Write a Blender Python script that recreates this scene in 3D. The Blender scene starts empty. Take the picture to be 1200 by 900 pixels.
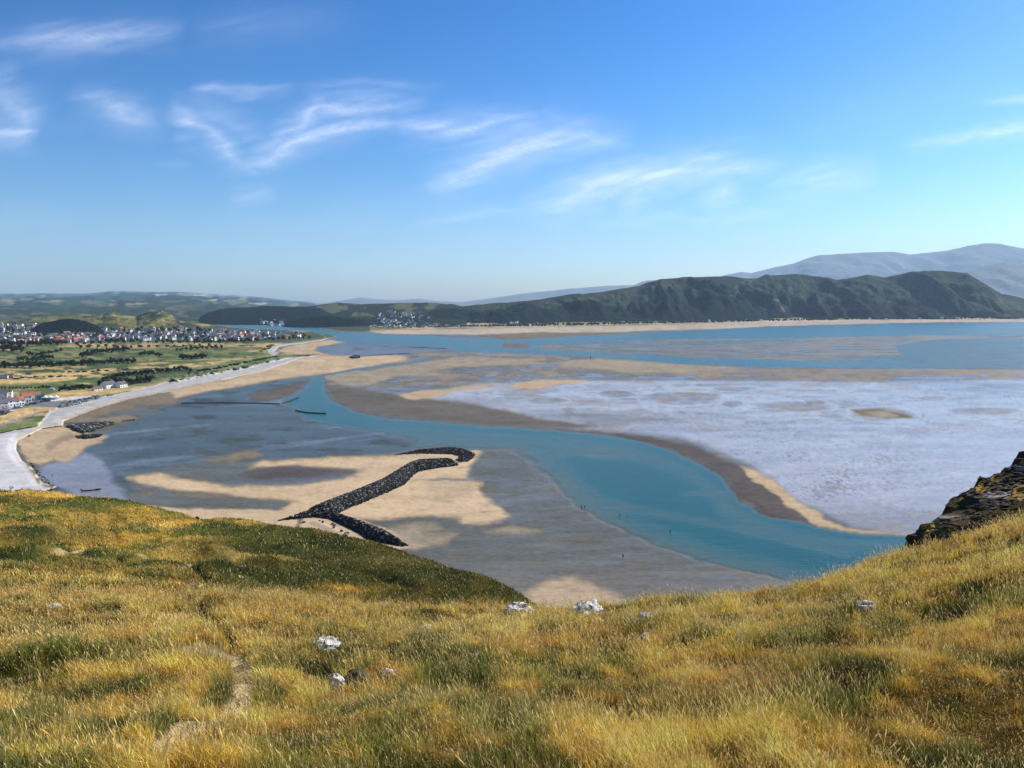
import bpy, math, random
import numpy as np
from mathutils import Vector, Matrix
rng = np.random.default_rng(7); random.seed(7)
C = bpy.context.scene.collection
scene = bpy.context.scene

# ------------------------------------------------------------------ camera
F = 942.0; PITCH = math.atan(98/942); cp, sp = math.cos(PITCH), math.sin(PITCH); EYE = 100.0
cam_d = bpy.data.cameras.new('camera'); cam = bpy.data.objects.new('camera', cam_d); C.objects.link(cam)
cam.location = (0, 0, EYE); cam.rotation_euler = (math.radians(90)-PITCH, 0, 0)
cam_d.sensor_fit = 'HORIZONTAL'; cam_d.sensor_width = 36; cam_d.lens = 36*F/1200
cam_d.clip_start = 0.1; cam_d.clip_end = 400000; scene.camera = cam

def tandep(py):
    py = np.asarray(py, float)
    up = (450-py)*cp - F*sp; fw = F*cp + (450-py)*sp
    return up/fw, fw
def p2w(px, py, z=0.0):            # survey point: photo bearing + known height -> map position
    t, fw = tandep(py); Y = (np.asarray(z, float)-EYE)/t
    return Y*(np.asarray(px, float)-600)/fw, Y, np.asarray(z, float)+0*Y
def at_depth(px, py, Y):
    t, fw = tandep(py)
    return Y*(np.asarray(px, float)-600)/fw, np.asarray(Y, float)+0*t, EYE+Y*t

# ------------------------------------------------------------------ numpy noise
def _h(ix, iy, s):
    h = (ix.astype(np.int64)*374761393 + iy.astype(np.int64)*668265263 + s*982451653) & 0xffffffff
    h = ((h ^ (h >> 13))*1274126177) & 0xffffffff
    h = ((h ^ (h >> 16))*2246822519) & 0xffffffff
    return ((h ^ (h >> 15)) & 0xffffff)/16777215.0
def vn(x, y, s=0):
    x = np.asarray(x, float); y = np.asarray(y, float)
    ix = np.floor(x); iy = np.floor(y); fx = x-ix; fy = y-iy
    fx = fx*fx*fx*(fx*(fx*6-15)+10); fy = fy*fy*fy*(fy*(fy*6-15)+10)
    a = _h(ix, iy, s); b = _h(ix+1, iy, s); c = _h(ix, iy+1, s); d = _h(ix+1, iy+1, s)
    return (a*(1-fx)+b*fx)*(1-fy)+(c*(1-fx)+d*fx)*fy
def fbm(x, y, s=0, o=4, g=0.5):    # -1..1
    t = 0; a = 1; n = 0
    for i in range(o):
        ca, sa = math.cos(i*0.7), math.sin(i*0.7)
        t = t + a*(vn((x*ca-y*sa)*2**i+17*i, (x*sa+y*ca)*2**i-9*i, s+i)*2-1); n += a; a *= g
    return t/n
def ss(a, b, x):
    t = np.clip((x-a)/(b-a), 0, 1); return t*t*(3-2*t)

def sdpoly(X, Y, poly):            # + inside
    X = np.asarray(X, float); Y = np.asarray(Y, float)
    d = np.full(X.shape, 1e18); ins = np.zeros(X.shape, bool); n = len(poly)
    for i in range(n):
        ax, ay = poly[i]; bx, by = poly[(i+1) % n]; ex, ey = bx-ax, by-ay
        L = ex*ex+ey*ey+1e-12
        t = np.clip(((X-ax)*ex+(Y-ay)*ey)/L, 0, 1)
        d = np.minimum(d, (X-ax-t*ex)**2+(Y-ay-t*ey)**2)
        if ay != by:
            c = ((ay > Y) != (by > Y)) & (X < (bx-ax)*(Y-ay)/(by-ay)+ax)
            ins ^= c
    d = np.sqrt(d); return np.where(ins, d, -d)
def sdline(X, Y, pts):             # distance to polyline, and param 0..1
    d = np.full(np.shape(X), 1e18); tt = np.zeros(np.shape(X)); n = len(pts)-1
    for i in range(n):
        ax, ay = pts[i]; bx, by = pts[i+1]; ex, ey = bx-ax, by-ay
        t = np.clip(((X-ax)*ex+(Y-ay)*ey)/(ex*ex+ey*ey+1e-12), 0, 1)
        q = (X-ax-t*ex)**2+(Y-ay-t*ey)**2
        m = q < d; d = np.where(m, q, d); tt = np.where(m, (i+t)/n, tt)
    return np.sqrt(d), tt
def pmask(X, Y, poly, soft=1.5, yk=1.6):   # soft mask; vertical distances weigh more (foreshortened)
    p = np.array(poly, float); out = np.zeros(X.shape)
    x0, y0 = p.min(0)-soft*3-2; x1, y1 = p.max(0)+soft*3+2
    m = (X > x0) & (X < x1) & (Y > y0) & (Y < y1)
    if m.any():
        sd = sdpoly(X[m], Y[m]*yk, [(a, b*yk) for a, b in poly])
        out[m] = ss(-soft, soft, sd)
    return out

# ------------------------------------------------------------------ mesh helpers
def mesh_np(name, V, faces_list, mat_ids=None, smooth=True):
    """faces_list: list of (n,k) int arrays"""
    me = bpy.data.meshes.new(name)
    V = np.ascontiguousarray(V, dtype=np.float32)
    me.vertices.add(len(V)); me.vertices.foreach_set('co', V.ravel())
    tot = sum(f.size for f in faces_list); nf = sum(len(f) for f in faces_list)
    vi = np.concatenate([f.ravel() for f in faces_list]).astype(np.int32)
    ks = np.concatenate([np.full(len(f), f.shape[1]) for f in faces_list])
    st = np.concatenate([[0], np.cumsum(ks)[:-1]]).astype(np.int32)
    me.loops.add(tot); me.loops.foreach_set('vertex_index', vi)
    me.polygons.add(nf); me.polygons.foreach_set('loop_start', st)
    me.polygons.foreach_set('use_smooth', np.full(nf, smooth, dtype=bool))
    if mat_ids is not None: me.polygons.foreach_set('material_index', np.asarray(mat_ids, np.int32))
    me.update(calc_edges=True); me.validate()
    return me
def set_col(me, name, rgb):
    a = me.color_attributes.new(name, 'FLOAT_COLOR', 'POINT')
    r = np.ones((len(me.vertices), 4), np.float32); r[:, :3] = rgb
    a.data.foreach_set('color', r.ravel())
def set_f(me, name, v):
    a = me.attributes.new(name, 'FLOAT', 'POINT'); a.data.foreach_set('value', np.asarray(v, np.float32).ravel())
def grid_faces(nr, nc, keep=None):
    i = np.arange(nr*nc).reshape(nr, nc)
    f = np.stack([i[:-1, :-1], i[:-1, 1:], i[1:, 1:], i[1:, :-1]], -1).reshape(-1, 4)
    return f if keep is None else f[keep.reshape(-1)]
def link(name, me, mat=None, parent=None):
    o = bpy.data.objects.new(name, me); C.objects.link(o)
    if mat is not None:
        for m in (mat if isinstance(mat, (list, tuple)) else [mat]): me.materials.append(m)
    if parent: o.parent = parent
    return o
def tag(o, label, cat, group=None, kind=None):
    o['label'] = label; o['category'] = cat
    if group: o['group'] = group
    if kind: o['kind'] = kind
    return o
def empty(name, loc, rz=0):
    o = bpy.data.objects.new(name, None); C.objects.link(o); o.location = loc; o.rotation_euler = (0, 0, rz)
    o.empty_display_size = 0.5; return o
def copy_tree(o, parent=None):
    c = o.copy(); C.objects.link(c)
    if parent: c.parent = parent
    for ch in list(o.children): copy_tree(ch, c)
    return c

# ------------------------------------------------------------------ materials
class NT:
    def __init__(s, name):
        s.m = bpy.data.materials.new(name); s.m.use_nodes = True; s.t = s.m.node_tree; s.t.nodes.clear()
        s.out = s.n('ShaderNodeOutputMaterial')
    def n(s, ty, **kw):
        x = s.t.nodes.new(ty)
        for k, v in kw.items(): setattr(x, k, v)
        return x
    def l(s, a, b): s.t.links.new(a, b)
    def pos(s): return s.n('ShaderNodeNewGeometry').outputs['Position']
    def noise(s, scale, vec=None, detail=4, rough=0.55, stretch=None, dist=0):
        vec = vec or s.pos()
        if stretch:
            mp = s.n('ShaderNodeMapping'); mp.inputs['Scale'].default_value = stretch; s.l(vec, mp.inputs[0]); vec = mp.outputs[0]
        n = s.n('ShaderNodeTexNoise'); n.inputs['Scale'].default_value = scale; n.inputs['Detail'].default_value = detail
        n.inputs['Roughness'].default_value = rough; n.inputs['Distortion'].default_value = dist; s.l(vec, n.inputs['Vector'])
        return n.outputs['Fac']
    def ramp(s, fac, stops):
        r = s.n('ShaderNodeValToRGB'); e = r.color_ramp.elements
        while len(e) < len(stops): e.new(0.5)
        for el, (p, c) in zip(e, stops):
            el.position = p; el.color = (*c, 1) if hasattr(c, '__len__') else (c, c, c, 1)
        s.l(fac, r.inputs[0]); return r.outputs[0]
    def mix(s, fac, a, b, mode='MIX'):
        x = s.n('ShaderNodeMix', data_type='RGBA', blend_type=mode)
        for sock, v in ((x.inputs[0], fac), (x.inputs[6], a), (x.inputs[7], b)):
            if hasattr(v, 'is_linked'): s.l(v, sock)
            elif hasattr(v, '__len__'): sock.default_value = (*v, 1)
            else: sock.default_value = v
        return x.outputs[2]
    def math(s, op, a, b=0.0, clamp=False):
        x = s.n('ShaderNodeMath', operation=op, use_clamp=clamp)
        for sock, v in ((x.inputs[0], a), (x.inputs[1], b)):
            if hasattr(v, 'is_linked'): s.l(v, sock)
            else: sock.default_value = v
        return x.outputs[0]
    def attr(s, name, col=False):
        a = s.n('ShaderNodeAttribute', attribute_name=name); return a.outputs['Color' if col else 'Fac']
    def pbsdf(s, col, rough=0.8, spec=0.5, ior=1.45, bump=None, bstr=0.3, bdist=0.1, metal=0):
        p = s.n('ShaderNodeBsdfPrincipled')
        for k, v in (('Base Color', col), ('Roughness', rough), ('Specular IOR Level', spec), ('Metallic', metal)):
            if hasattr(v, 'is_linked'): s.l(v, p.inputs[k])
            elif hasattr(v, '__len__'): p.inputs[k].default_value = (*v, 1)
            else: p.inputs[k].default_value = v
        p.inputs['IOR'].default_value = ior
        if bump is not None:
            b = s.n('ShaderNodeBump'); b.inputs['Strength'].default_value = bstr; b.inputs['Distance'].default_value = bdist
            s.l(bump, b.inputs['Height']); s.l(b.outputs[0], p.inputs['Normal'])
        return p
    def done(s, sh): s.l(sh.outputs[0], s.out.inputs[0]); return s.m

def simple(name, col, rough=0.8, var=0.15, scale=3.0, spec=0.3, metal=0):
    t = NT(name); n = t.noise(scale)
    c = t.mix(n, tuple(x*(1-var) for x in col), tuple(min(1, x*(1+var)) for x in col))
    return t.done(t.pbsdf(c, rough, spec, metal=metal))

# ------------------------------------------------------------------ world and sun
SUN_AZ = math.radians(58)       # clockwise from the view direction (+Y)
SUN_EL = math.radians(37)
w = bpy.data.worlds.new('World'); scene.world = w; w.use_nodes = True
wt = w.node_tree; bg = wt.nodes['Background']
sky = wt.nodes.new('ShaderNodeTexSky'); sky.sky_type = 'NISHITA'; sky.sun_disc = False
sky.sun_elevation = SUN_EL; sky.sun_rotation = SUN_AZ; sky.altitude = 100
sky.air_density = 1.0; sky.dust_density = 0.6; sky.ozone_density = 2.5
hs = wt.nodes.new('ShaderNodeHueSaturation'); hs.inputs['Saturation'].default_value = 1.2
def vs(k):
    v = wt.nodes.new('ShaderNodeVectorMath'); v.operation = 'SCALE'; v.inputs['Scale'].default_value = k; return v
v1, v2, gm = vs(0.15), vs(1/0.15), wt.nodes.new('ShaderNodeGamma'); gm.inputs[1].default_value = 1.5
wt.links.new(sky.outputs[0], v1.inputs[0]); wt.links.new(v1.outputs[0], gm.inputs[0]); wt.links.new(gm.outputs[0], v2.inputs[0])
tn = wt.nodes.new('ShaderNodeVectorMath'); tn.operation = 'MULTIPLY'; tn.inputs[1].default_value = (0.80, 0.90, 1.02)
wt.links.new(v2.outputs[0], tn.inputs[0]); wt.links.new(tn.outputs[0], hs.inputs['Color']); wt.links.new(hs.outputs[0], bg.inputs[0]); bg.inputs[1].default_value = 0.10
sd_ = bpy.data.lights.new('sun', 'SUN'); so = bpy.data.objects.new('sun', sd_); C.objects.link(so)
sd_.energy = 5.0; sd_.angle = math.radians(0.53); sd_.color = (1, 0.94, 0.84)
sdir = Vector((math.sin(SUN_AZ)*math.cos(SUN_EL), math.cos(SUN_AZ)*math.cos(SUN_EL), math.sin(SUN_EL)))
so.rotation_euler = sdir.to_track_quat('Z', 'Y').to_euler(); so.location = (200, 0, 400)
scene.view_settings.view_transform = 'Standard'; scene.view_settings.look = 'None'
scene.view_settings.exposure = 0.56; scene.view_settings.gamma = 1
scene.render.engine = 'CYCLES'; scene.cycles.use_denoising = True
scene.cycles.max_bounces = 6; scene.cycles.transparent_max_bounces = 12; scene.cycles.volume_bounces = 1
scene.cycles.diffuse_bounces = 3; scene.cycles.glossy_bounces = 3

# ================================================================== TIDAL FLATS
cols = np.concatenate([np.arange(-900, -60, 20), np.arange(-60, 1261, 1.6), np.arange(1270, 2100, 20)])
rows = np.concatenate([[355.4, 356, 357, 358.5, 360, 363, 366, 368, 370, 371.5], np.arange(372.5, 470, 0.8), np.arange(470, 730, 1.3), [735, 745, 760, 800, 900, 1100, 1500]])
PX, PY = np.meshgrid(cols, rows)
wx = fbm(PX/26, PY/9, 3, 4); wy = fbm(PX/30, PY/10, 9, 4)
near = ss(380, 600, PY)
wf = fbm(PX/5, PY/2.2, 13, 4); wg = fbm(PX/6, PY/2.5, 15, 4)
QX = PX + wx*(3+4*near)+wf*1.8; QY = PY + wy*(0.5+1.6*near)+wg*(0.25+0.7*near)
# water channels (photo survey outlines)
CH_NEAR = [(366,442),(355,456),(332,471),(347,480),(362,492),(400,500),(440,505),(465,509),(490,515),(480,523),(520,526),(560,526),(600,525),(620,541),(642,560),(664,582),(687,600),(713,614),(745,630),(780,643),(826,659),(874,669),(898,674),(947,690),(1000,700),(1300,720),(1300,640),(1150,634),(1075,630),(1034,627),(995,624),(947,616),(898,604),(868,590),(862,578),(845,560),(819,543),(787,529),(745,516),(697,510),(650,504),(583,500),(517,495),(450,490),(437,487),(412,481),(392,472),(381,460),(378,441)]
CH_FAR = [(270,379),(330,381),(372,384),(387,388),(422,390.5),(500,394),(600,398),(700,393),(800,388),(900,383),(1000,380),(1100,378),(1200,377.5),(1700,376),(1700,433),(1200,432.5),(1000,431.5),(900,430),(800,426),(700,418),(633,415),(587,413),(533,412),(523,408),(433,402.5),(400,399.5),(385,397),(365,388),(330,387),(270,384)]
BAR_S = [(590,402),(623,403),(623,408),(587,408)]
BAR_L = [(625,407),(645,402.5),(660,402),(733,399),(800,397),(933,396),(1067,393),(1200,392),(1700,390),(1700,396),(1200,397),(1100,398),(1047,405),(1060,417),(1040,420),(1000,424),(900,422.5),(800,418),(700,413),(640,410)]
STREAMS = [([(372,441),(400,436),(425,431.5),(475,426),(505,421)], 2.2, 0.6),([(325,449),(345,445),(368,441)], 1.6, 0.6)]
nearch = pmask(QX, QY, CH_NEAR, 4.5)
farch = pmask(QX, QY, CH_FAR, 1.6)*(1-pmask(QX, QY, BAR_S, 1.0))*(1-pmask(QX, QY, BAR_L, 1.2))
stream = np.zeros(PX.shape)
for pts, wd, k in STREAMS:
    d, t = sdline(QX, QY*2, [(a, b*2) for a, b in pts]); stream = np.maximum(stream, (1-ss(wd*0.4, wd*1.6, d))*k)
pools = ss(0.05, 0.3, fbm(PX/45, PY/1.7, 63, 4))*(pmask(QX, QY, BAR_L, 1)+0.0)*0.5
pools = np.maximum(pools, ss(0.22, 0.4, fbm(PX/28+wx, PY/2.0, 65, 4))*pmask(QX, QY, [(380,440),(430,404),(800,428),(1700,434),(1700,446),(700,446),(480,462)], 3)*0.22)
farch = np.maximum(farch, pools)
chan = np.clip(np.maximum(np.maximum(nearch, farch), stream), 0, 1)
# submerged ripple bars inside the near channel (shallower water)
SHOAL = [([(612,530),(628,548),(648,566)], 9, 0.9),([(690,531),(722,533)], 8, 0.95),([(660,560),(700,585),(760,600),(830,612),(900,628),(990,650)], 9, 0.5),([(640,531),(690,528),(740,534)], 7, 0.75),([(800,580),(830,576),(866,580)],5,0.55)]
shoal = np.zeros(PX.shape)
for pts, wd, k in SHOAL:
    d, t = sdline(PX, PY*1.8, [(a, b*1.8) for a, b in pts]); shoal = np.maximum(shoal, np.exp(-(d/wd)**2)*k*(0.6+0.4*fbm(PX/14, PY/5, 5, 3)))
FX, FY, _ = p2w(PX, PY, 0.0)
hgt = 0.22 + 0.05*fbm(FX/60, FY/60, 21, 4) - chan*0.9 + 0*shoal
wide = np.clip((pmask(QX, QY, CH_NEAR, 60)-0.5)*2.2, 0, 1)
wide = np.maximum(wide, (1-ss(400, 540, PX))*ss(0.5, 0.8, nearch))
RB = [(378,442),(381,460),(392,472),(412,481),(450,490),(517,495),(583,500),(650,504),(697,510),(745,516),(787,529),(819,543),(845,560),(862,578),(900,603),(947,616),(995,624),(1075,630)]
drb, _u = sdline(PX, PY*1.6, [(a, b*1.6) for a, b in RB]); wide = np.maximum(wide, np.exp(-(drb/26)**2)*ss(0.55, 0.9, nearch))
depth = np.clip(1.8*np.where(nearch > 0.3, np.maximum(-hgt*(0.10+0.90*wide)*(1-0.85*np.clip(shoal*1.6, 0, 1)), 0.05), -hgt), 0, 2)

# surface layers: colour (linear albedo) and wetness
WETC = np.array([0.105, 0.100, 0.074]); TAN = np.array([0.52, 0.385, 0.24]); TAN2 = np.array([0.29, 0.24, 0.17])
MUD = np.array([0.075, 0.060, 0.052]); BRN = np.array([0.17, 0.135, 0.095]); OLV = np.array([0.15, 0.14, 0.09])
col = np.ones(PX.shape+(3,))*WETC; wet = np.full(PX.shape, 0.62)
def paint(mask, c, wv):
    global col, wet
    col = col*(1-mask[..., None]) + np.asarray(c)*mask[..., None]; wet = wet*(1-mask)+wv*mask
# broad mirror-wet flats at middle and right, sky sheen painted as paler sand
LIL = [(420,455),(520,450),(620,444),(760,440),(900,446),(1100,441),(1300,436),(1700,436),(1700,640),(1200,640),(1075,628),(1000,616),(940,590),(880,545),(800,512),(700,503),(600,494),(520,488),(470,478)]
lil = pmask(QX, QY, LIL, 9)
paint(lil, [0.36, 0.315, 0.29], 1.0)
streak = fbm(PX/55+wx, PY/3.2, 31, 4)
paint(lil*ss(0.12, 0.5, streak)*0.4*(1-ss(480, 520, PY)), BRN*0.9, 0.55)
spk = fbm(PX/3.4, PY/1.4, 33, 3)
sz = ss(470, 500, PY)*lil
paint(sz*ss(0.0, 0.5, spk+0.5*fbm(PX/70, PY/25, 35, 3)-0.05)*(0.25+0.5*np.exp(-((PX-930)/120)**2-((PY-560)/45)**2)), [0.13,0.115,0.10], 0.6)
rid = np.abs(fbm(PX/75+0.8*wx, PY/9+0.5*wy, 611, 4)); rid2 = np.abs(fbm(PX/40+wx, PY/5, 613, 4))
band = (lil*(1-ss(500, 530, PY)) + pmask(QX, QY, [(380,440),(430,404),(800,428),(1700,434),(1700,446),(700,446),(480,462)], 3))
paint(np.clip(band, 0, 1)*ss(0.16, 0.3, rid)*0.25, [0.09,0.08,0.07], 0.5)
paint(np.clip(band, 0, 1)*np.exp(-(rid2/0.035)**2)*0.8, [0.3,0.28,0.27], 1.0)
for cx_r, cy_r, ax_r, by_r in [(722,462,22,4.5),(800,467,46,8),(860,474,15,4),(925,477,48,7),(1155,482,46,5),(860,456,26,3),(955,471,14,2.5),(850,439.5,40,3.6),(640,470,26,4),(1035,485,40,8)]:
    rr = np.sqrt(((PX-cx_r)/ax_r)**2+((PY-cy_r)/by_r)**2)+0.22*fbm(PX/14, PY/3.5, cx_r, 3)
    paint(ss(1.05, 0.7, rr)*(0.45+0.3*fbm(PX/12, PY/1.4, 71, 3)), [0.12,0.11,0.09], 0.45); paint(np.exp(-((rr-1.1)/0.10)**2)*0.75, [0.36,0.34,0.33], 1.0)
for cx_r, cy_r, ax_r, by_r, cc_r, w_r, k_r in [(700,492,120,10,[0.10,0.095,0.075],0.6,0.55),(1160,456,70,9,[0.12,0.13,0.16],0.85,0.6),(560,472,60,7,[0.11,0.10,0.08],0.5,0.4),(1130,525,90,26,[0.32,0.29,0.29],1.0,0.5),(900,505,160,7,[0.32,0.29,0.29],1.0,0.45)]:
    paint(np.exp(-((PX-cx_r)/ax_r)**2-((PY-cy_r)/by_r)**2)*k_r*lil, cc_r, w_r)
lowmid = lil*ss(575, 615, PY); paint(lowmid*0.7, [0.19,0.165,0.145], 0.8)
# left bay: wet grey with streaks
bay = pmask(QX, QY, [(60,575),(60,545),(110,520),(130,505),(170,490),(210,468),(260,455),(330,446),(370,444),(345,470),(362,492),(440,506),(500,516),(470,534),(300,542),(230,542),(150,556),(150,590)], 6)
paint(bay, [0.058, 0.068, 0.058], 0.72)
st2 = fbm((PX+PY*2.2)/80, (PY+PX*0.10)/4.5, 41, 4)
paint(bay*ss(0.1, 0.5, st2)*0.7, [0.12,0.12,0.115], 0.95)
paint(pmask(QX, QY, [(45,560),(50,545),(75,538),(100,530),(120,540),(130,560),(150,588),(90,582),(70,572)], 6)*0.9, [0.22,0.20,0.20], 1.0)
# mid right of near channel head: brown mud flats
paint(pmask(QX, QY, [(385,455),(395,449),(440,458),(480,464),(520,470),(560,474),(640,492),(700,500),(650,503),(583,499),(500,491),(437,485),(400,474)], 4), [0.115,0.098,0.075], 0.35)
paint(pmask(QX, QY, [(340,452),(363,444),(352,456),(330,468),(300,470),(290,462)], 3), [0.11,0.09,0.07], 0.35)
paint(pmask(QX, QY, [(650,503),(697,506),(760,512),(820,526),(866,548),(905,575),(944,612),(900,603),(868,584),(850,562),(819,541),(780,525),(720,512)], 4), MUD*1.1, 0.3)
paint(pmask(QX, QY, [(862,578),(880,586),(905,600),(945,612),(900,606)], 3), MUD*0.9, 0.3)
# mixed sands between the two channels
midm = pmask(QX, QY, [(380,440),(430,404),(523,409),(640,416),(800,428),(1200,433),(1700,434),(1700,446),(1200,444),(1033,448),(890,446),(700,446),(560,450),(480,462),(385,452)], 3)
st3 = fbm(PX/38+wx*1.3, PY/2.6, 51, 5)+0.5*fbm(PX/14+wx*2, PY/1.3, 53, 4)
paint(midm*0.9, [0.13,0.115,0.095], 0.55)
paint(midm*ss(0.0, 0.4, st3)*0.85, TAN2*0.8, 0.15)
paint(midm*ss(0.08, 0.4, -st3)*0.8, [0.12,0.12,0.13], 1.0)
paint(pmask(QX, QY, BAR_L, 1.2), [0.145,0.13,0.10], 0.6)
paint(pmask(QX, QY, BAR_L, 1.2)*ss(0.05, 0.4, fbm(PX/30, PY/1.6, 57, 4))*0.5, TAN2*0.8, 0.3)
paint(pmask(QX, QY, BAR_S, 1.0), BRN*0.8, 0.4)
paint(pmask(QX, QY, [(372,412),(367,408),(392,401),(433,404),(520,411),(470,415),(400,418)], 2.5), [0.10,0.10,0.10], 0.75)
DRY = [ # polygon, softness, colour, amount
 ([(21,517),(50,503),(75,500),(92,507),(125,511),(118,520),(100,525),(88,535),(75,541),(62,538),(47,544),(37,541),(27,530)], 2.5, TAN*0.82, 1),
 ([(75,494),(112,480),(150,469),(195,460),(250,449),(265,450),(215,464),(205,474),(160,476),(120,488),(100,496)], 3, BRN*1.1, 0.9),
 ([(115,491),(150,486),(162,492),(140,496),(118,497)], 2, TAN2*0.8, 0.8),
 ([(200,457),(225,453),(262,446),(300,436),(330,424),(375,416),(410,417),(470,417),(478,420),(465,424),(425,431),(390,437),(350,441.5),(325,445),(275,454),(232,461),(205,466)], 2.2, TAN*0.86, 1),
 ([(372,415),(345,416),(325,412),(332,407),(375,400),(395,397),(405,401),(372,406),(367,411),(385,416)], 1.5, TAN*0.8, 1),
 ([(379,442),(400,437),(437,434),(467,428),(500,422),(550,418),(600,420),(640,427),(533,430),(500,436),(550,439),(533,442),(467,440),(450,447),(425,452),(405,452)], 2, TAN2, 0.85),
 ([(467,463),(490,458),(533,455),(587,450),(560,456),(533,460),(505,466),(485,469),(477,469)], 1.6, TAN*0.75, 1),
 ([(593,455),(607,449),(625,446),(687,445),(693,447),(650,453),(620,457.5)], 1.6, TAN*0.8, 1),
 ([(655,430),(667,423),(700,420),(760,424),(800,427),(870,431),(800,437),(733,437),(700,432)], 1.8, TAN2, 0.9),
 ([(540,425),(600,421),(660,420),(600,426),(560,428)], 1.4, TAN2, 0.8),
 ([(800,428),(890,433),(1000,433),(1200,434.5),(1700,435),(1700,441),(1200,439.5),(1033,441),(950,441),(890,438),(830,433)], 2, [0.25,0.215,0.175], 0.6),
 ([(995,480),(1030,479),(1060,485),(1072,490),(1040,491),(1010,487)], 2, OLV*0.8, 0.9),
 ([(1015,483),(1040,482),(1055,488),(1035,490)], 1.5, TAN2, 0.9),
 ([(866,547),(889,553),(914,570),(950,597),(969,611),(992,620),(1030,624),(1070,627),(1030,627.5),(992,623),(955,616),(943,608),(914,584),(882,560)], 2.2, TAN*0.85, 1),
 # sands round the breakwater
 ([(150,560),(187,556),(225,563),(275,570),(333,571),(383,563),(413,558),(425,552),(350,545),(318,548),(290,549),(307,541),(367,538),(463,533),(560,527),(559,534),(550,547),(543,560),(563,565),(560,573),(583,593),(598,607),(577,614),(543,614),(537,607),(483,605),(450,609),(393,605),(360,606),(327,600),(347,588),(307,584),(250,578),(200,573),(165,568)], 4, TAN*0.95, 1),
 ([(-100,578),(50,577),(87,580),(150,590),(225,597),(300,598),(350,598),(345,625),(225,640),(-100,640)], 1.6, TAN*0.9, 1),
 ([(360,598),(400,600),(500,640),(430,650),(340,640)], 2, TAN*0.9, 1),
 ([(455,620),(483,613),(510,615),(517,621),(500,626),(537,626),(523,636),(483,645),(470,640),(462,628)], 5, TAN2*1.0, 0.85),
 ([(563,623),(600,617.5),(632,623),(600,628)], 4, TAN2, 0.85),
 ([(619,696),(642,682),(668,677),(697,688),(729,701),(770,718),(780,740),(640,740)], 7, TAN*0.92, 1),
 ([(240,541),(282,530),(300,528),(312,535),(275,543)], 3, TAN2*0.7, 0.75),
 ([(160,577),(180,576),(184,579),(172,581)], 2, BRN, 0.8),
 ([(207,580),(237,578),(265,580),(262,584),(237,584.5)], 2, BRN, 0.8),
 ([(433,389),(450,387),(500,386),(550,385),(633,383),(700,382),(800,379.5),(900,375),(1200,374),(1700,373),(1700,376),(1200,377.6),(1100,378.4),(1000,380.2),(900,383.2),(800,386.5),(700,390),(633,389.5),(560,392),(500,392),(450,391)], 1.0, [0.40,0.33,0.25], 1),
 ([(560,393),(633,389.5),(700,390),(790,387),(700,393.5),(600,398)], 1, BRN, 0.8),
]
for poly, sft, c, k in DRY:
    m = pmask(QX, QY, poly, sft*1.5)*k; m = np.clip(m*(1+0.35*fbm(PX/11, PY/2.6, 19, 4)), 0, 1)
    paint(m, c, 0.0)
# damp tone inside sand bodies and dark pools
paint(pmask(QX, QY, [(277,557),(300,548),(347,546),(397,550),(415,553),(400,558),(350,562),(300,562)], 5)*0.95, MUD*1.2, 0.5)
paint(pmask(QX, QY, [(265,565),(320,562),(390,557),(413,553),(400,562),(330,570)], 4)*0.6, [0.11,0.11,0.11], 0.7)
paint(pmask(QX, QY, [(490,565),(520,560),(560,565),(550,580),(515,590)], 9)*0.25, BRN, 0.4)
paint(pmask(QX, QY, [(484,563),(520,561),(555,560),(600,563),(555,563),(520,564)], 1.6)*0.8, [0.12,0.12,0.13], 1.0)
paint(pmask(QX, QY, [(50,520),(80,508),(92,512),(70,520),(58,530)], 3)*0.5, BRN, 0.4)
pin = ss(640, 690, PY)*(1-pmask(PX, PY, CH_NEAR, 6)); paint(pin*0.35, [0.2,0.165,0.14], 0.55)
# tidal rills lower centre
rl = fbm((PX-PY*0.4)/40, (PY+PX*0.09)/3.0, 61, 4); rm = pmask(PX, PY, [(590,560),(650,570),(720,620),(800,650),(900,676),(880,700),(760,690),(640,650),(560,640),(560,600)], 15)
paint(rm*ss(0.05, 0.4, rl)*0.45, [0.13,0.125,0.11], 0.9)
# wetter sand along the water's edge, its gleam also lightened into the colour
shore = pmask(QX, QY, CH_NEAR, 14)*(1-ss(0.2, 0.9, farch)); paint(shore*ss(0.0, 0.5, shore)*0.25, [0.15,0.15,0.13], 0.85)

var = np.clip(1+(0.10+0.14*(wet > 0.2))*fbm((PX+PY)/60, PY/4, 91, 5)+(0.1+0.08*(wet > 0.2))*fbm(PX/9, PY/2.4, 93, 4)+0.12*fbm(PX/3, PY/1.2, 97, 2), 0.3, 1.8); col = col*var[..., None]; wet = wet*(1-0.35*ss(0.1, 0.6, fbm(PX/30, PY/4, 95, 4))*(wet < 0.9))
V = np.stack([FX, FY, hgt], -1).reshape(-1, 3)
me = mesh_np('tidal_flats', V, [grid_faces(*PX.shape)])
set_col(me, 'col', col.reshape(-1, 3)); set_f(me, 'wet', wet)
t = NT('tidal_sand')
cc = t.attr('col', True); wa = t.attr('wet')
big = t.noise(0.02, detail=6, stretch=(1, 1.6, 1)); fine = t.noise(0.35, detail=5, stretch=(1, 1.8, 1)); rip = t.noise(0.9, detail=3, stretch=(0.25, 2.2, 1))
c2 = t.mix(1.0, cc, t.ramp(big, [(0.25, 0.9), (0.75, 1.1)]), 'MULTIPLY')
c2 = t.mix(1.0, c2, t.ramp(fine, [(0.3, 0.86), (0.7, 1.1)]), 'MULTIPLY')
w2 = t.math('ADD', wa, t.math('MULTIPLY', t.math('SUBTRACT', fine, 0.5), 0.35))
w2 = t.math('ADD', w2, t.math('MULTIPLY', t.math('SUBTRACT', big, 0.5), 0.35), True)
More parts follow.
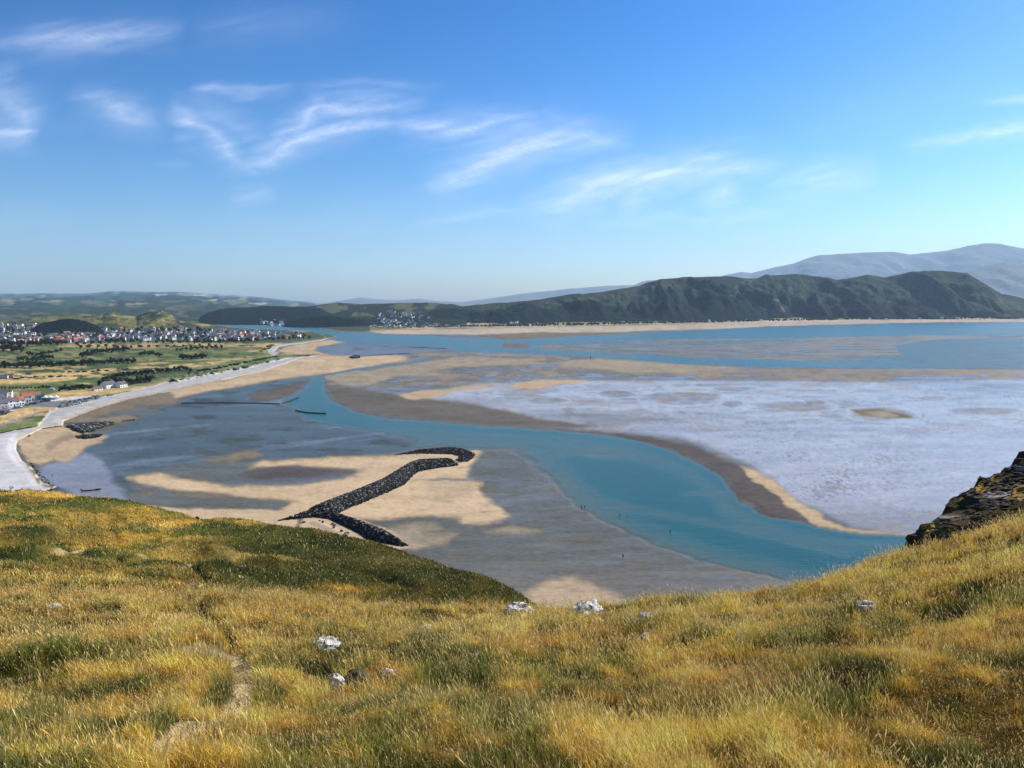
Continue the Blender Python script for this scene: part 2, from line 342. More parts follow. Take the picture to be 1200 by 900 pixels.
rg = t.ramp(w2, [(0.0, 0.95), (0.3, 0.7), (0.62, 0.38), (1.0, 0.2)])
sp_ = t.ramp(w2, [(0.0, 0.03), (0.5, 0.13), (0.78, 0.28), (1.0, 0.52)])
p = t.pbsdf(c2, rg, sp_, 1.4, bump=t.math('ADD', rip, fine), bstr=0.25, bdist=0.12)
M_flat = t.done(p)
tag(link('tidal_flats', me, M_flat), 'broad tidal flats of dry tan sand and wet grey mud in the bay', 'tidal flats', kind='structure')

# water sheet
wcols = np.concatenate([np.arange(-900, -60, 60), np.arange(-60, 1261, 3), np.arange(1270, 2100, 60)])
wrows = np.concatenate([[355.6, 358, 360, 366], np.arange(370, 470, 1), np.arange(470, 740, 2), [760, 800, 900]])
WX, WY = np.meshgrid(wcols, wrows)
from_rows = np.interp(WY[:, 0], rows, np.arange(len(rows))); from_cols = np.interp(WX[0], cols, np.arange(len(cols)))
r0 = np.clip(from_rows.astype(int), 0, len(rows)-2); c0 = np.clip(from_cols.astype(int), 0, len(cols)-2)
fr = (from_rows-r0)[:, None]; fc = (from_cols-c0)[None]
def samp(A): return (A[r0][:, c0]*(1-fr)*(1-fc)+A[r0+1][:, c0]*fr*(1-fc)+A[r0][:, c0+1]*(1-fr)*fc+A[r0+1][:, c0+1]*fr*fc)
dp = samp(depth*(1-0.75*ss(880, 1130, PX)*ss(392, 402, PY)*(1-ss(432, 438, PY)))*(1-0.45*ss(1000, 1250, PX)*(PY < 398)))
ax, ay, _ = p2w(WX, WY, 0.0)
me = mesh_np('water', np.stack([ax, ay, 0*ax], -1).reshape(-1, 3), [grid_faces(*WX.shape)])
set_f(me, 'depth', dp)
t = NT('sea_water'); d_ = t.attr('depth')
big = t.noise(0.012, detail=5, stretch=(0.5, 2.0, 1)); mid = t.noise(0.08, detail=4, stretch=(0.35, 1.6, 1))
deepc = t.mix(big, (0.005, 0.054, 0.048), (0.010, 0.090, 0.080))
cw = t.mix(t.math('MULTIPLY', d_, 0.85, True), (0.12, 0.185, 0.17), deepc)
wv = t.noise(0.5, detail=4, stretch=(0.5, 1.4, 1))
p = t.pbsdf(cw, 0.25, 0.4, 1.33, bump=t.math('ADD', wv, mid), bstr=0.5, bdist=0.4)
tr = t.n('ShaderNodeBsdfTransparent'); mx = t.n('ShaderNodeMixShader')
t.l(t.ramp(t.math('ADD', d_, t.math('MULTIPLY', t.math('SUBTRACT', mid, 0.5), 0.45)), [(0.0, 0.15), (0.3, 0.6), (1.0, 0.96)]), mx.inputs[0])
t.l(tr.outputs[0], mx.inputs[1]); t.l(p.outputs[0], mx.inputs[2]); M_water = t.done(mx)
tag(link('water', me, M_water), 'turquoise tidal channels winding through the sand flats', 'water', kind='structure')

# ================================================================== COASTAL LAND
LAND_L = [(-900,700),(-300,600),(25,577),(50,577),(70,571),(50,565),(37,547),(27,540),(19,527),(21,517),(50,503),(75,499),(75,494),(112,480),(150,469),(195,460),(250,448.5),(312,434),(350,421),(382,416),(345,415),(322,412),(327,407),(340,405),(377,399.5),(388,396),(396,394.5),(387,392.5),(372,390),(366,388),(330,387),(300,386),(270,384),(225,374),(-900,370)]
LAND_R = [(425,389),(433,388.6),(450,387),(500,386),(550,385),(633,383),(700,382),(800,379.5),(900,375),(1200,374),(1700,373),(1700,362),(300,366),(330,378),(372,383.5),(400,388)]
lc = np.concatenate([np.arange(-900, -40, 12), np.arange(-40, 460, 1.0), np.arange(460, 1260, 4), np.arange(1260, 1700, 20)])
lr = np.concatenate([np.arange(364, 372, 1.0), np.arange(372, 510, 0.7), np.arange(510, 600, 1.2), np.arange(600, 700, 8)])
LX, LY = np.meshgrid(lc, lr)
lwx = LX+fbm(LX/12, LY/5, 71, 3)*1.2; lwy = LY+fbm(LX/14, LY/6, 73, 3)*0.5
def psd(poly, yk=1.8): return sdpoly(lwx, lwy*yk, [(a, b*yk) for a, b in poly])
sdl = np.maximum(psd(LAND_L), psd(LAND_R))
SHING = [(-900,700),(-900,520),(0,507),(32,501),(45,499),(60,481),(68,478),(80,476),(101,471.5),(125,464),(150,458.5),(200,446.5),(250,437),(300,427.5),(318,423),(335,419.5),(372,416.5),(382,415),(382,430),(350,445),(250,460),(75,500),(60,505),(21,518),(19,527),(28,540),(38,548),(52,566),(72,574),(90,580),(60,610),(-900,760)]
SHING2 = [(314,408),(322,405.5),(330,403.5),(355,400.5),(372,398.5),(400,394),(400,402),(345,409),(328,412),(322,418),(314,413)]
sh = np.maximum(pmask(lwx, lwy, SHING, 1.2), pmask(lwx, lwy, SHING2, 1.0))
LZ = -1.2 + 2.6*ss(-3.0, 3.5, sdl) + 2.4*ss(2, 14, sdl)*(1-sh*0.6)
LZ = LZ + (1-ss(384, 400, LY))*(1-ss(200, 320, LX))*ss(0, 10, sdl)*6 + 0.5*fbm(LX/9, LY/3, 75, 3)*ss(1, 8, sdl)*(1-sh)
dune = pmask(lwx, lwy, [(200,449),(250,439),(300,429),(340,419),(372,416.5),(330,417),(290,424),(230,434),(200,441)], 3)
LZ = LZ + dune*(1.2+2.0*fbm(LX/7, LY/3, 79, 3))
GX, GY, GZ = p2w(LX, LY, LZ)
STRAW = np.array([0.46,0.33,0.14]); GRN = np.array([0.095,0.12,0.04]); FAIR = np.array([0.075,0.12,0.035]); DKG = np.array([0.035,0.05,0.022])
lcol = np.ones(LX.shape+(3,))*(GRN*1.1)
def lp(m, c):
    global lcol
    lcol = lcol*(1-m[..., None])+np.asarray(c)*m[..., None]
n1 = fbm(LX/45+2, LY/3.6+LX/200, 81, 4); n2 = fbm(LX/20, LY/2.0, 83, 4)
lp(ss(-0.12, 0.15, n1), STRAW*0.85)
lp(ss(0.05, 0.35, -n1)*0.8, FAIR)

for poly, sft, c, k in [
 ([(-60,406),(30,404),(60,408),(150,404),(230,404),(340,404),(330,412),(260,415),(160,412),(60,418),(-60,422)], 3, STRAW*0.7, 0.35),
 ([(90,402),(160,401),(230,400),(330,402),(330,407),(250,405),(160,405),(110,405)], 1.5, STRAW, 0.8),
 ([(-60,411),(80,409),(190,408),(290,411),(300,417),(240,421),(120,426),(-60,430)], 3, FAIR*1.15, 0.65),
 ([(60,437),(160,431),(235,425),(300,420),(240,429),(180,436),(120,441),(60,447),(-60,450),(-60,441)], 1.8, STRAW*1.1, 0.85),
 ([(-60,445),(60,440),(100,443),(40,451),(-60,456)], 1.5, STRAW*1.15, 0.9),
 ([(-60,452),(40,449),(70,447),(60,453),(-60,459)], 1.2, GRN*1.1, 0.8),
 ([(80,458),(150,456),(190,447),(160,456),(120,463),(60,468),(40,464),(60,461)], 1.6, STRAW*1.05, 0.9),
 ([(300,411),(330,406),(350,402),(322,405),(316,410),(330,415),(345,416),(300,419)], 2, GRN*1.4, 0.5),
 ([(200,447),(250,437),(300,427),(335,419),(370,417),(330,416.5),(270,423),(210,436),(150,446),(150,455)], 2.5, np.array([0.12,0.17,0.07]), 0.8),
 ([(170,449),(200,440),(230,436),(200,431),(130,436),(120,446),(140,452)], 3, DKG*1.4, 0.8),
 ([(-60,510),(-60,487),(0,486.5),(20,480),(40,477),(68,478),(45,484),(20,492),(0,498)], 1.5, np.array([0.50,0.35,0.16]), 1),
 ([(-60,520),(-60,502),(0,499),(25,492.5),(40,494),(48,499),(32,502.5),(0,508)], 1.3, GRN*1.4, 0.9),
 ([(0,496.5),(25,489),(45,482.5),(68,477.5),(80,476),(68,479),(46,484.5),(26,491.5),(0,500),(-60,512),(-60,508)], 0.6, np.array([0.27,0.22,0.2]), 0.9),
 ([(60,470.5),(97,467),(115,464),(97,463.5),(60,467.5)], 0.8, np.array([0.55,0.5,0.44]), 1),
 ([(-60,378),(120,378),(300,384),(372,391),(380,397),(300,403),(200,401.5),(120,402),(20,404),(-60,402)], 2, DKG*1.3, 0.85),
 ([(-60,560),(0,558),(12,566),(8,575),(-60,590)], 2, GRN*1.5, 0.9),
 ([(425,389),(500,386),(633,383),(800,379.5),(1200,374),(1200,372.5),(800,377.5),(633,380.5),(500,384),(430,387)], 0.8, STRAW*0.9, 0.85)]:
    lp(pmask(lwx, lwy, poly, sft)*k, c)
lp(((LX > 325) & (LX < 434) & (LY < 389.5) & (LY > 370) & (sdl > -3) & (psd(LAND_R) > -2))*0.9, DKG*1.2)
lp(((LX > 430) & (LY < 388))*ss(0.1, 0.4, fbm(LX/14, LY/1.2, 85, 3))*0.7, DKG*1.6)
lp(sh, np.array([0.40,0.38,0.365])*1.0)
# shingle: darker tide wrack lines and weed
lp(sh*(1-ss(0.5, 9, sdl+3*fbm(LX/6, LY/4, 86, 3)))*ss(428, 450, LY)*0.75, [0.48,0.37,0.25])
lp(sh*ss(0.2, 0.5, fbm(LX/40, (LY+LX*0.2)/2.5, 87, 4))*0.4, [0.28,0.25,0.21])
lp(sh*pmask(lwx, lwy, [(-60,505),(0,510),(20,506),(18,530),(34,560),(60,580),(-60,620)], 5)*0.85, [0.54,0.525,0.52])
lp(pmask(lwx, lwy, [(27,534),(40,544),(52,562),(72,572),(60,577),(45,567),(32,548)], 2)*ss(-0.25, 0.25, fbm(LX/4, LY/3, 88, 3))*0.85, [0.07,0.068,0.04])
lp((sdl < 3.5)*(sdl > -2)*(LX < 260)*(LX > 80)*(LY > 430)*0.6, [0.13,0.125,0.08])
park = [(-60,500),(0,487),(20,479.5),(37,476.5),(67,477.3),(80,475.5),(101,471.5),(117,467.3),(126,463.5),(115,464),(97,467),(78,469.5),(60,470.5),(45,468.5),(30,471),(0,477),(-60,486)]
pk = pmask(lwx, lwy, park, 0.8, 1.8); lp(pk, [0.15,0.165,0.165])
n2b = fbm(LX/16, LY/1.7, 283, 4); lp((ss(0.06, 0.2, n2b)*0.75+ss(0.2,0.4,fbm(LX/6,LY/1.5,285,3))*0.4)*((LY < 445) & (LX < 430))*(1-sh)*(1-pk), DKG*1.3)
fm = lambda A: (A[:-1, :-1]+A[1:, 1:])/2
vis = fm(sdl) > -6; fsh = fm(sh) > 0.5; fpk = fm(pk) > 0.5
t = NT('land_surface'); cc = t.attr('col', True)
n_a = t.noise(0.05, detail=6); n_b = t.noise(0.4, detail=4)
c2 = t.mix(1.0, cc, t.ramp(n_a, [(0.3, 0.65), (0.7, 1.3)]), 'MULTIPLY'); c2 = t.mix(1.0, c2, t.ramp(n_b, [(0.3, 0.75), (0.7, 1.2)]), 'MULTIPLY')
M_land = t.done(t.pbsdf(c2, 0.95, 0.1, bump=n_b, bstr=0.6, bdist=0.8))
t = NT('shingle_stones'); cc = t.attr('col', True)
n_a = t.noise(0.10, detail=6, rough=0.7); n_b = t.noise(1.2, detail=3)
c2 = t.mix(1.0, cc, t.ramp(n_a, [(0.3, 0.68), (0.5, 0.95), (0.7, 1.12)]), 'MULTIPLY'); c2 = t.mix(1.0, c2, t.ramp(n_b, [(0.35, 0.8), (0.65, 1.12)]), 'MULTIPLY')
M_sh = t.done(t.pbsdf(c2, 0.85, 0.2, bump=n_b, bstr=0.4, bdist=0.3))
t = NT('old_asphalt'); cc = t.attr('col', True); c2 = t.mix(1.0, cc, t.ramp(t.noise(0.3), [(0.3, 0.8), (0.7, 1.15)]), 'MULTIPLY')
M_asph = t.done(t.pbsdf(c2, 0.9, 0.2))
VL = np.stack([GX, GY, GZ], -1).reshape(-1, 3); CL = lcol.reshape(-1, 3)
def sub(name, keep, mat, label, cat):
    f = grid_faces(*LX.shape, keep=keep); u, inv = np.unique(f, return_inverse=True)
    m = mesh_np(name, VL[u], [inv.reshape(f.shape)]); set_col(m, 'col', CL[u])
    return tag(link(name, m, mat), label, cat, kind='structure')
sub('shingle_beach', vis & fsh & ~fpk, M_sh, 'pale shingle beach curving along the left shore', 'beach')
sub('car_park', vis & fpk, M_asph, 'grey asphalt seafront car park behind the shingle', 'car park')
sub('coastal_grassland', vis & ~fsh & ~fpk, M_land, 'straw and green links ground behind the beach and low dunes across the water', 'grassland')
def land_z(px, py):
    i = int(np.clip(np.interp(py, lr, np.arange(len(lr))), 0, len(lr)-1)); j = int(np.clip(np.interp(px, lc, np.arange(len(lc))), 0, len(lc)-1))
    return float(LZ[i, j])
def land_pt(px, py):
    z = max(land_z(px, py), 0.2); x, y, _ = p2w(px, py, z); return Vector((float(x), float(y), z))

# ================================================================== HILLS
def zpy(d, z):
    t_ = (z-EYE)/d
    return 450-F*(t_*cp+sp)/(cp-t_*sp)
def hill(name, ridge, base, y_base, y_ridge, mat, label, colfn, amp=8.0, freq=1/260, step=2.0, rows_=40, prof=0.8, gully=1.0, seed=0, back=0.35, zlin=False):
    rx = np.array([a for a, b in ridge], float); ry = np.array([b for a, b in ridge], float)
    bx = np.array([a for a, b in base], float); by = np.array([b for a, b in base], float)
    pxs = np.arange(rx.min(), rx.max()+0.1, step); v = np.linspace(0, 1, rows_)
    Pm, Vm = np.meshgrid(pxs, v)
    yr = np.interp(Pm, rx, ry)+fbm(Pm/9, 0*Pm, seed+5, 3)*0.45; yb = np.interp(Pm, bx, by)
    if np.isscalar(y_ridge): dr = np.full(Pm.shape, float(y_ridge))
    else: dr = np.interp(Pm, [a for a, b in y_ridge], [b for a, b in y_ridge])
    db = np.full(Pm.shape, float(y_base)) if np.isscalar(y_base) else np.interp(Pm, [a for a, b in y_base], [b for a, b in y_base])
    dr = np.maximum(dr, db*1.02)
    D = db+(dr-db)*Vm
    pyv = yb+(yr-yb)*(Vm**prof)
    X, Y, Z = at_depth(Pm, pyv, D)
    if zlin:
        D = db+(dr-db)*Vm**1.3; Zr = EYE+dr*tandep(yr)[0]; Z = 2+(Zr-2)*Vm; pyv = zpy(D, Z); X, Y, Z = at_depth(Pm, pyv, D)
    en = np.sin(np.pi*np.clip(Vm, 0, 1))**0.7
    g = fbm(X*freq, Y*freq*0.45, seed, 5, 0.55); r = 1-np.abs(fbm(X*freq*1.7+5, Y*freq*0.6, seed+3, 5, 0.55))*2
    hs_ = np.abs(Z[-1]-Z[0])[None]/200
    Z = Z+en*amp*hs_*(g*1.0+(r-0.6)*gully)
    # back slope
    nb = 8; bv = np.linspace(0, 1, nb+1)[1:, None]
    Xb, Yb, Zb = X[-1][None]*(1+back*bv), Y[-1][None]*(1+back*bv), Z[-1][None]*(1-bv**0.8)+(-30)*bv**0.8
    Xa = np.vstack([X, Xb]); Ya = np.vstack([Y, Yb]); Za = np.vstack([Z, Zb])
    Pa = np.vstack([Pm, np.repeat(Pm[-1:], nb, 0)]); Va = np.vstack([Vm, np.ones((nb, Pm.shape[1]))])
    pya = np.vstack([pyv, np.repeat(pyv[-1:], nb, 0)])
    me = mesh_np(name, np.stack([Xa, Ya, Za], -1).reshape(-1, 3), [grid_faces(*Xa.shape)])
    set_col(me, 'col', np.clip(colfn(Pa, pya, Va, Xa, Ya, Za), 0, 1).reshape(-1, 3))
    o = tag(link(name, me, mat), label, 'hill', kind='structure')
    return (pxs, X, Y, Z, pyv)

def hill_mat(name, sc, bst=1.0, bd=6.0, lo=0.6, hi=1.35):
    t = NT(name); cc = t.attr('col', True)
    a = t.noise(sc, detail=6, rough=0.65); b = t.noise(sc*6, detail=3)
    c2 = t.mix(1.0, cc, t.ramp(a, [(0.3, lo), (0.7, hi)]), 'MULTIPLY'); c2 = t.mix(1.0, c2, t.ramp(b, [(0.35, 0.75), (0.65, 1.25)]), 'MULTIPLY')
    return t.done(t.pbsdf(c2, 0.95, 0.05, bump=t.math('ADD', a, b), bstr=bst, bdist=bd))
M_h1 = hill_mat('heather_slope', 0.012, 1.0, 20, 0.2, 0.75); M_h2 = hill_mat('far_moor', 0.002, 0.3, 60, 0.85, 1.1); M_wood = hill_mat('wooded_slope', 0.03, 1.0, 14, 0.3, 0.75)
M_v = hill_mat('grassy_knoll', 0.02, 0.8, 5, 0.5, 1.1)
def mixc(a, b, m): return a*(1-m[..., None])+np.asarray(b)*m[..., None]
WOODC = np.array([0.014,0.028,0.024])
def col_conwy(P, py, V, X, Y, Z):
    c = np.ones(P.shape+(3,))*np.array([0.055,0.10,0.055])
    n = fbm(X/300, Z/60+Y/500, 101, 5)
    c = mixc(c, [0.14,0.13,0.06], ss(0.1, 0.5, n)*0.7)
    c = mixc(c, [0.05,0.045,0.035], ss(0.05, 0.45, fbm(X/180, Z/30, 103, 4))*0.7)
    line = 0.50+0.22*fbm(P/45, P*0, 105, 3)+(1-ss(520, 660, P))*0.45-ss(950, 1100, P)*0.1
    c = mixc(c, WOODC, 1-ss(-0.08, 0.10, V-line+0.12*fbm(X/120, Z/30, 107, 4)))
    rock = ss(0.15, 0.45, fbm(X/60, Z/25, 109, 4))*np.exp(-((P-915)/42)**2)*np.exp(-((py-350)/12)**2)
    c = mixc(c, [0.30,0.27,0.24], rock)
    for (x0, y0, x1, y1, wd) in [(857,352,884,330,1.6),(930,352,960,368,1.2),(905,362,935,360,1),(583,357,592,362,1.6),(1165,345,1180,368,2.5),(640,357,700,352,1.4),(840,336,880,331,1.2)]:
        d, _t = sdline(P, py*1.5, [(x0, y0*1.5), (x1, y1*1.5)]); c = mixc(c, [0.24,0.23,0.12], np.exp(-(d/wd)**2)*0.75)
    return c
CON_R = [(380,384),(440,381),(467,377),(483,368),(500,365),(517,362),(560,357),(580,355),(600,354),(633,351),(667,345),(700,343),(717,340),(735,337),(750,335),(773,327),(800,325),(850,323.5),(883,327),(900,323),(933,321),(960,324),(983,328),(1017,322),(1037,325),(1067,319),(1085,317),(1100,317),(1133,320),(1153,332),(1170,342),(1183,350),(1200,356),(1260,366),(1300,372)]
CON_B = [(380,386),(467,386),(600,383.5),(700,382.5),(800,379.5),(900,375.8),(1200,374.2),(1300,374)]
con = hill('long_hill', CON_R, CON_B, [(380,3100),(600,3300),(900,4100),(1300,4400)], [(380,3500),(600,4300),(900,5300),(1300,5400)], M_h1, 'long dark heather and woodland hill across the estuary', col_conwy, amp=115, freq=1/520, step=1.5, rows_=70, prof=0.85, gully=0.9, seed=11)
def col_spur(P, py, V, X, Y, Z):
    c = np.ones(P.shape+(3,))*np.array([0.06,0.075,0.035]); return mixc(c, WOODC, ss(-0.2, 0.3, fbm(X/200, Z/50, 113, 4)))
hill('headland_spur', [(1140,372),(1155,352),(1168,344),(1180,345),(1200,350),(1240,360),(1290,372)], [(1140,374),(1300,373.5)], 5000, 5600, M_h1, 'dark headland spur at the right end of the long hill', col_spur, amp=20, freq=1/400, seed=15)
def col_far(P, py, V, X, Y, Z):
    c = np.ones(P.shape+(3,))*np.array([0.13,0.15,0.145]); return mixc(c, [0.15,0.165,0.155], ss(0, 0.4, fbm(X/1500, Y/2500, 115, 4)))  # paler, bluer slope colour stands in for haze over the far hills
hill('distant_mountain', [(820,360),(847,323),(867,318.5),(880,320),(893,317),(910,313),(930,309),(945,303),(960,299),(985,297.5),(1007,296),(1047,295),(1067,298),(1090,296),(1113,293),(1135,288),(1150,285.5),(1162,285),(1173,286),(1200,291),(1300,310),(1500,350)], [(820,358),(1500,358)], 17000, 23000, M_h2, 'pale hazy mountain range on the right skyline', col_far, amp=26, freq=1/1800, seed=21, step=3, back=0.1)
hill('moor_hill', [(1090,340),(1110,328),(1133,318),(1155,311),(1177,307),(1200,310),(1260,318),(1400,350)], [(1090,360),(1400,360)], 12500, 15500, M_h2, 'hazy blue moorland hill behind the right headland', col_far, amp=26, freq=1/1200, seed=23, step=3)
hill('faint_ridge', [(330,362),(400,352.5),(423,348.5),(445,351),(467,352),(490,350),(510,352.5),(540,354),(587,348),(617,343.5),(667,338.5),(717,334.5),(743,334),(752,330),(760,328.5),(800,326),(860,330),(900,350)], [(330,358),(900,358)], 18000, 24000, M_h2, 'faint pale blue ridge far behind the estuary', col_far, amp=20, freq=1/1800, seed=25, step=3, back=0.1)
def col_fields(P, py, V, X, Y, Z):
    c = np.ones(P.shape+(3,))*np.array([0.05,0.10,0.085])  # field green shifted towards blue to paint in the haze
    cell = _h(np.floor(P/13+2*fbm(P/30, py/6, 121, 2)), np.floor(py/2.3+1.2*fbm(P/25, py/5, 123, 2)), 5)
    c = mixc(c, [0.24,0.23,0.15], (cell > 0.78)*0.6); c = mixc(c, [0.015,0.035,0.035], (cell < 0.45)*0.9)
    c = mixc(c, [0.42,0.34,0.24], (cell > 0.95)*0.9)
    c = mixc(c, [0.03,0.045,0.025], (1-ss(0.1, 0.45, V+0.15*fbm(P/20, py/4, 127, 3)))*0.8)
    return c
hill('rolling_farmland', [(-300,350),(0,344),(50,344),(100,344),(118,342.5),(135,341),(160,341.5),(180,342),(212,342),(237,344),(270,346),(300,348),(350,353),(420,360)], [(-300,383),(420,382)], 3800, 26000, M_h2, 'blue green patchwork farmland hills on the left skyline', col_fields, amp=10, freq=1/900, seed=31, step=2, rows_=80, zlin=True, back=0.05)
def col_wood(P, py, V, X, Y, Z): return np.ones(P.shape+(3,))*WOODC*(1+0.25*fbm(X/60, Z/15, 131, 4)[..., None])
hill('wooded_ridge', [(222,383),(229,375),(236,370),(245,366),(258,362),(270,361),(290,360),(312,358.5),(335,359),(355,359.5),(375,361),(392,370)], [(222,383),(392,383)], 3250, 4100, M_wood, 'dark blue wooded ridge behind the left town', col_wood, amp=10, freq=1/300, seed=35, step=1.2)
def col_cd(P, py, V, X, Y, Z):
    c = np.ones(P.shape+(3,))*np.array([0.035,0.055,0.024])
    f = ss(0.12, 0.3, fbm(P/13, py/4.5, 137, 3)); return mixc(c, [0.24,0.25,0.11], f*ss(0.3, 0.5, V)*0.85)
hill('farmed_hill', [(345,372),(355,361),(365,358.5),(375,357),(385,355.5),(395,354.5),(410,355.5),(425,356.5),(450,355.5),(475,355),(500,354.5),(530,356.5),(545,360),(560,372)], [(345,386),(560,385.5)], 2900, 5200, M_wood, 'green farmed hill with scattered houses above the estuary town', col_cd, amp=14, freq=1/400, seed=39, step=1.2)
hill('wooded_knoll', [(328,384),(332,381),(340,377.5),(350,374),(368,371.5),(387,370.5),(400,372),(415,373),(428,376),(440,383)], [(328,386.5),(440,387)], 2950, 3150, M_wood, 'low dark wooded knoll on the far bank beside the estuary mouth', col_wood, amp=8, freq=1/160, seed=41, step=1)
def col_vard(P, py, V, X, Y, Z):
    c = np.ones(P.shape+(3,))*np.array([0.17,0.17,0.06])
    c = mixc(c, [0.30,0.25,0.11], ss(0, 0.35, fbm(P/22, py/4, 141, 3))*0.8)
    c = mixc(c, [0.045,0.055,0.035], ss(0.1, 0.3, fbm(P/9, py/3.2, 143, 4))*0.75)
    for cx, cy, wx_, wy_, k in [(140,368,9,3,0.7),(183,368,15,4.5,0.8),(172,370,8,5,0.7),(215,380,16,5,1.3),(20,379,40,3,0.8)]:
        m = np.exp(-((P-cx)/wx_)**2-((py-cy)/wy_)**2)*(0.6+0.8*fbm(P/4, py/2, 145, 3)); c = mixc(c, [0.035,0.045,0.03], np.clip(m*k*1.4, 0, 1))
    c = mixc(c, [0.34,0.29,0.2], ss(0.25, 0.5, fbm(P/5, py/2, 147, 3))*np.exp(-((P-190)/14)**2)*np.exp(-((py-366)/2.5)**2))
    return c
hill('twin_knolls', [(-300,384),(-60,384),(0,380.5),(15,375),(35,372.5),(57,371),(70,370.5),(87,369),(95,368),(105,368.5),(120,368.5),(127,366.5),(133,365.3),(138,366),(145,368.5),(160,371.5),(164,369),(172,365.5),(180,364.2),(190,364.2),(200,367.5),(207,374),(215,377),(225,379),(240,383),(252,386)], [(-300,391),(0,391),(120,389),(252,389)], 2350, 2700, M_v, 'grassy hills with two rocky knolls above the town', col_vard, amp=16, freq=1/90, seed=43, step=1, rows_=30)
hill('wooded_mound', [(36,386),(42,382),(50,378.5),(62,376),(72,374.5),(82,374),(92,374.5),(100,376.5),(110,380),(120,384),(132,388)], [(36,392),(132,392)], 2180, 2300, M_wood, 'dark tree covered mound in the middle of the town', col_wood, amp=6, freq=1/60, seed=47, step=1)

# ================================================================== NEAR HILLSIDE
def zpy(d, z):
    t_ = (z-EYE)/d                        # tan -> py
    return 450-F*(t_*cp+sp)/(cp-t_*sp)
TC = [-400,0,150,240,300,380,430,520,580,640,760,900,1060,1200,1600]
def N(d, py): return (d, py)
T = {
-400:[(5.5,905),(9,830),(14,775),(20,735),(30,700),(45,676),(75,650),(120,622),(262,564),'e'],
0:   [(5.5,905),(9,830),(14,775),(20,734),(30,699),(45,674),(75,650),(120,625),(260,573),'e'],
150: [(5.5,905),(9,830),(14,775),(20,735),(30,702),(46,682),(78,664),(120,636),(245,589),'e'],
240: [(5.5,905),(9,830),(14,775),(20,736),(30,704),(46,689),(80,673),(122,648),(232,604.5),'e'],
300: [(5.5,905),(9,830),(14,775),(20,737),(30,705),(46,697),(80,682),(122,656),(225,610.5),'e'],
380: [(5.5,905),(9,830),(14,776),(20,739),(29,709),(46,718),(80,698),(122,668),(205,622),'e'],
430: [(5.5,905),(9,830),(14,776),(20,740),(28,713),(46,738),(80,708),(122,680),(185,633.5),'e'],
520: [(5.5,905),(9,830),(14,777),(20,742),(27,718),(46,760),(80,718),(120,692),(160,662.5),'e'],
580: [(5.5,905),(9,829),(14,777),(20,743),(26,720),(46,775),(80,734),(108,706),(135,681),'e'],
640: [(5.5,905),(9,829),(14,777),(19,745),(26,721),(46,790),(80,760),(98,735),(112,716),'e'],
760: [(5.5,905),(9,826),(14,774),(19,742),(25,717),(46,800),(80,790),(110,775),(140,770),'e'],
900: [(5.5,900),(9,808),(14,755),(19,721),(24,699),(46,790),(80,790),(110,775),(140,770),'e'],
1060:[(5.5,890),(9,785),(14,718),(18,684),(23,655),(46,750),(80,780),(110,775),(140,770),'e'],
1200:[(5.5,880),(9,765),(13,697),(17,651),(22,617),(46,720),(80,760),(110,770),(140,770),'e'],
1600:[(5.5,850),(9,700),(13,610),(17,550),(22,510),(46,640),(80,760),(110,770),(140,770),'e']}
FOOT = {-400:345,0:345,150:330,240:318,300:305,380:295,430:285,520:262,580:250,640:238,760:225,900:225,1060:225,1200:225,1600:225}
Dn = []; Pn = []
for c in TC:
    a = T[c][:-1]; d9 = a[-1][0]; z9 = EYE+d9*float(tandep(a[-1][1])[0]); ft = FOOT[c]
    a = [(0.35, float(zpy(0.35, EYE-1.65)))]+a; a.append(((d9+ft)/2, float(zpy((d9+ft)/2, z9*0.42)))); a.append((ft, float(zpy(ft, -3.0))))
    Dn.append([q[0] for q in a]); Pn.append([tandep(q[1])[0].item() for q in a])   # store tan of the sight line
Dn = np.array(Dn); Pn = np.array(Pn); K = Dn.shape[1]
def cubic(xk, yk, x):             # monotone-ish hermite, yk (n, ...)
    xk = np.asarray(xk, float); m = np.gradient(yk, xk, axis=0); dl = np.diff(yk, axis=0)/np.diff(xk).reshape(-1, *([1]*(yk.ndim-1)))
    for i in range(len(xk)):       # limit overshoot
        lo = dl[max(i-1, 0)]; hi = dl[min(i, len(dl)-1)]
        m[i] = np.where(lo*hi <= 0, 0, np.sign(m[i])*np.minimum(np.abs(m[i]), 3*np.minimum(np.abs(lo), np.abs(hi))))
    i = np.clip(np.searchsorted(xk, x)-1, 0, len(xk)-2); h = (xk[i+1]-xk[i]); u = (x-xk[i])/h
    sh_ = (-1,)+(1,)*(yk.ndim-1); h = h.reshape(sh_); u = u.reshape(sh_)
    return (2*u**3-3*u**2+1)*yk[i]+(u**3-2*u**2+u)*h*m[i]+(-2*u**3+3*u**2)*yk[i+1]+(u**3-u**2)*h*m[i+1]
tpx = np.concatenate([np.arange(-400, -40, 12), np.arange(-40, 1241, 3), np.arange(1245, 1600, 12)])
tk = np.linspace(0, K-1, (K-1)*26+1)
lD = cubic(TC, np.log(Dn), tpx); lP = cubic(TC, Pn, tpx)                  # cols x K
TD = np.exp(cubic(np.arange(K), lD.T, tk)); TT = cubic(np.arange(K), lP.T, tk)   # rows x cols
TPX = np.repeat(tpx[None], len(tk), 0)
TPY = zpy(1.0, EYE+TT)
_, fw_ = tandep(TPY)
TX = np.sqrt(TD**2+1.0)*(TPX-600)/fw_; TY = TD.copy(); TZ = EYE+TD*TT
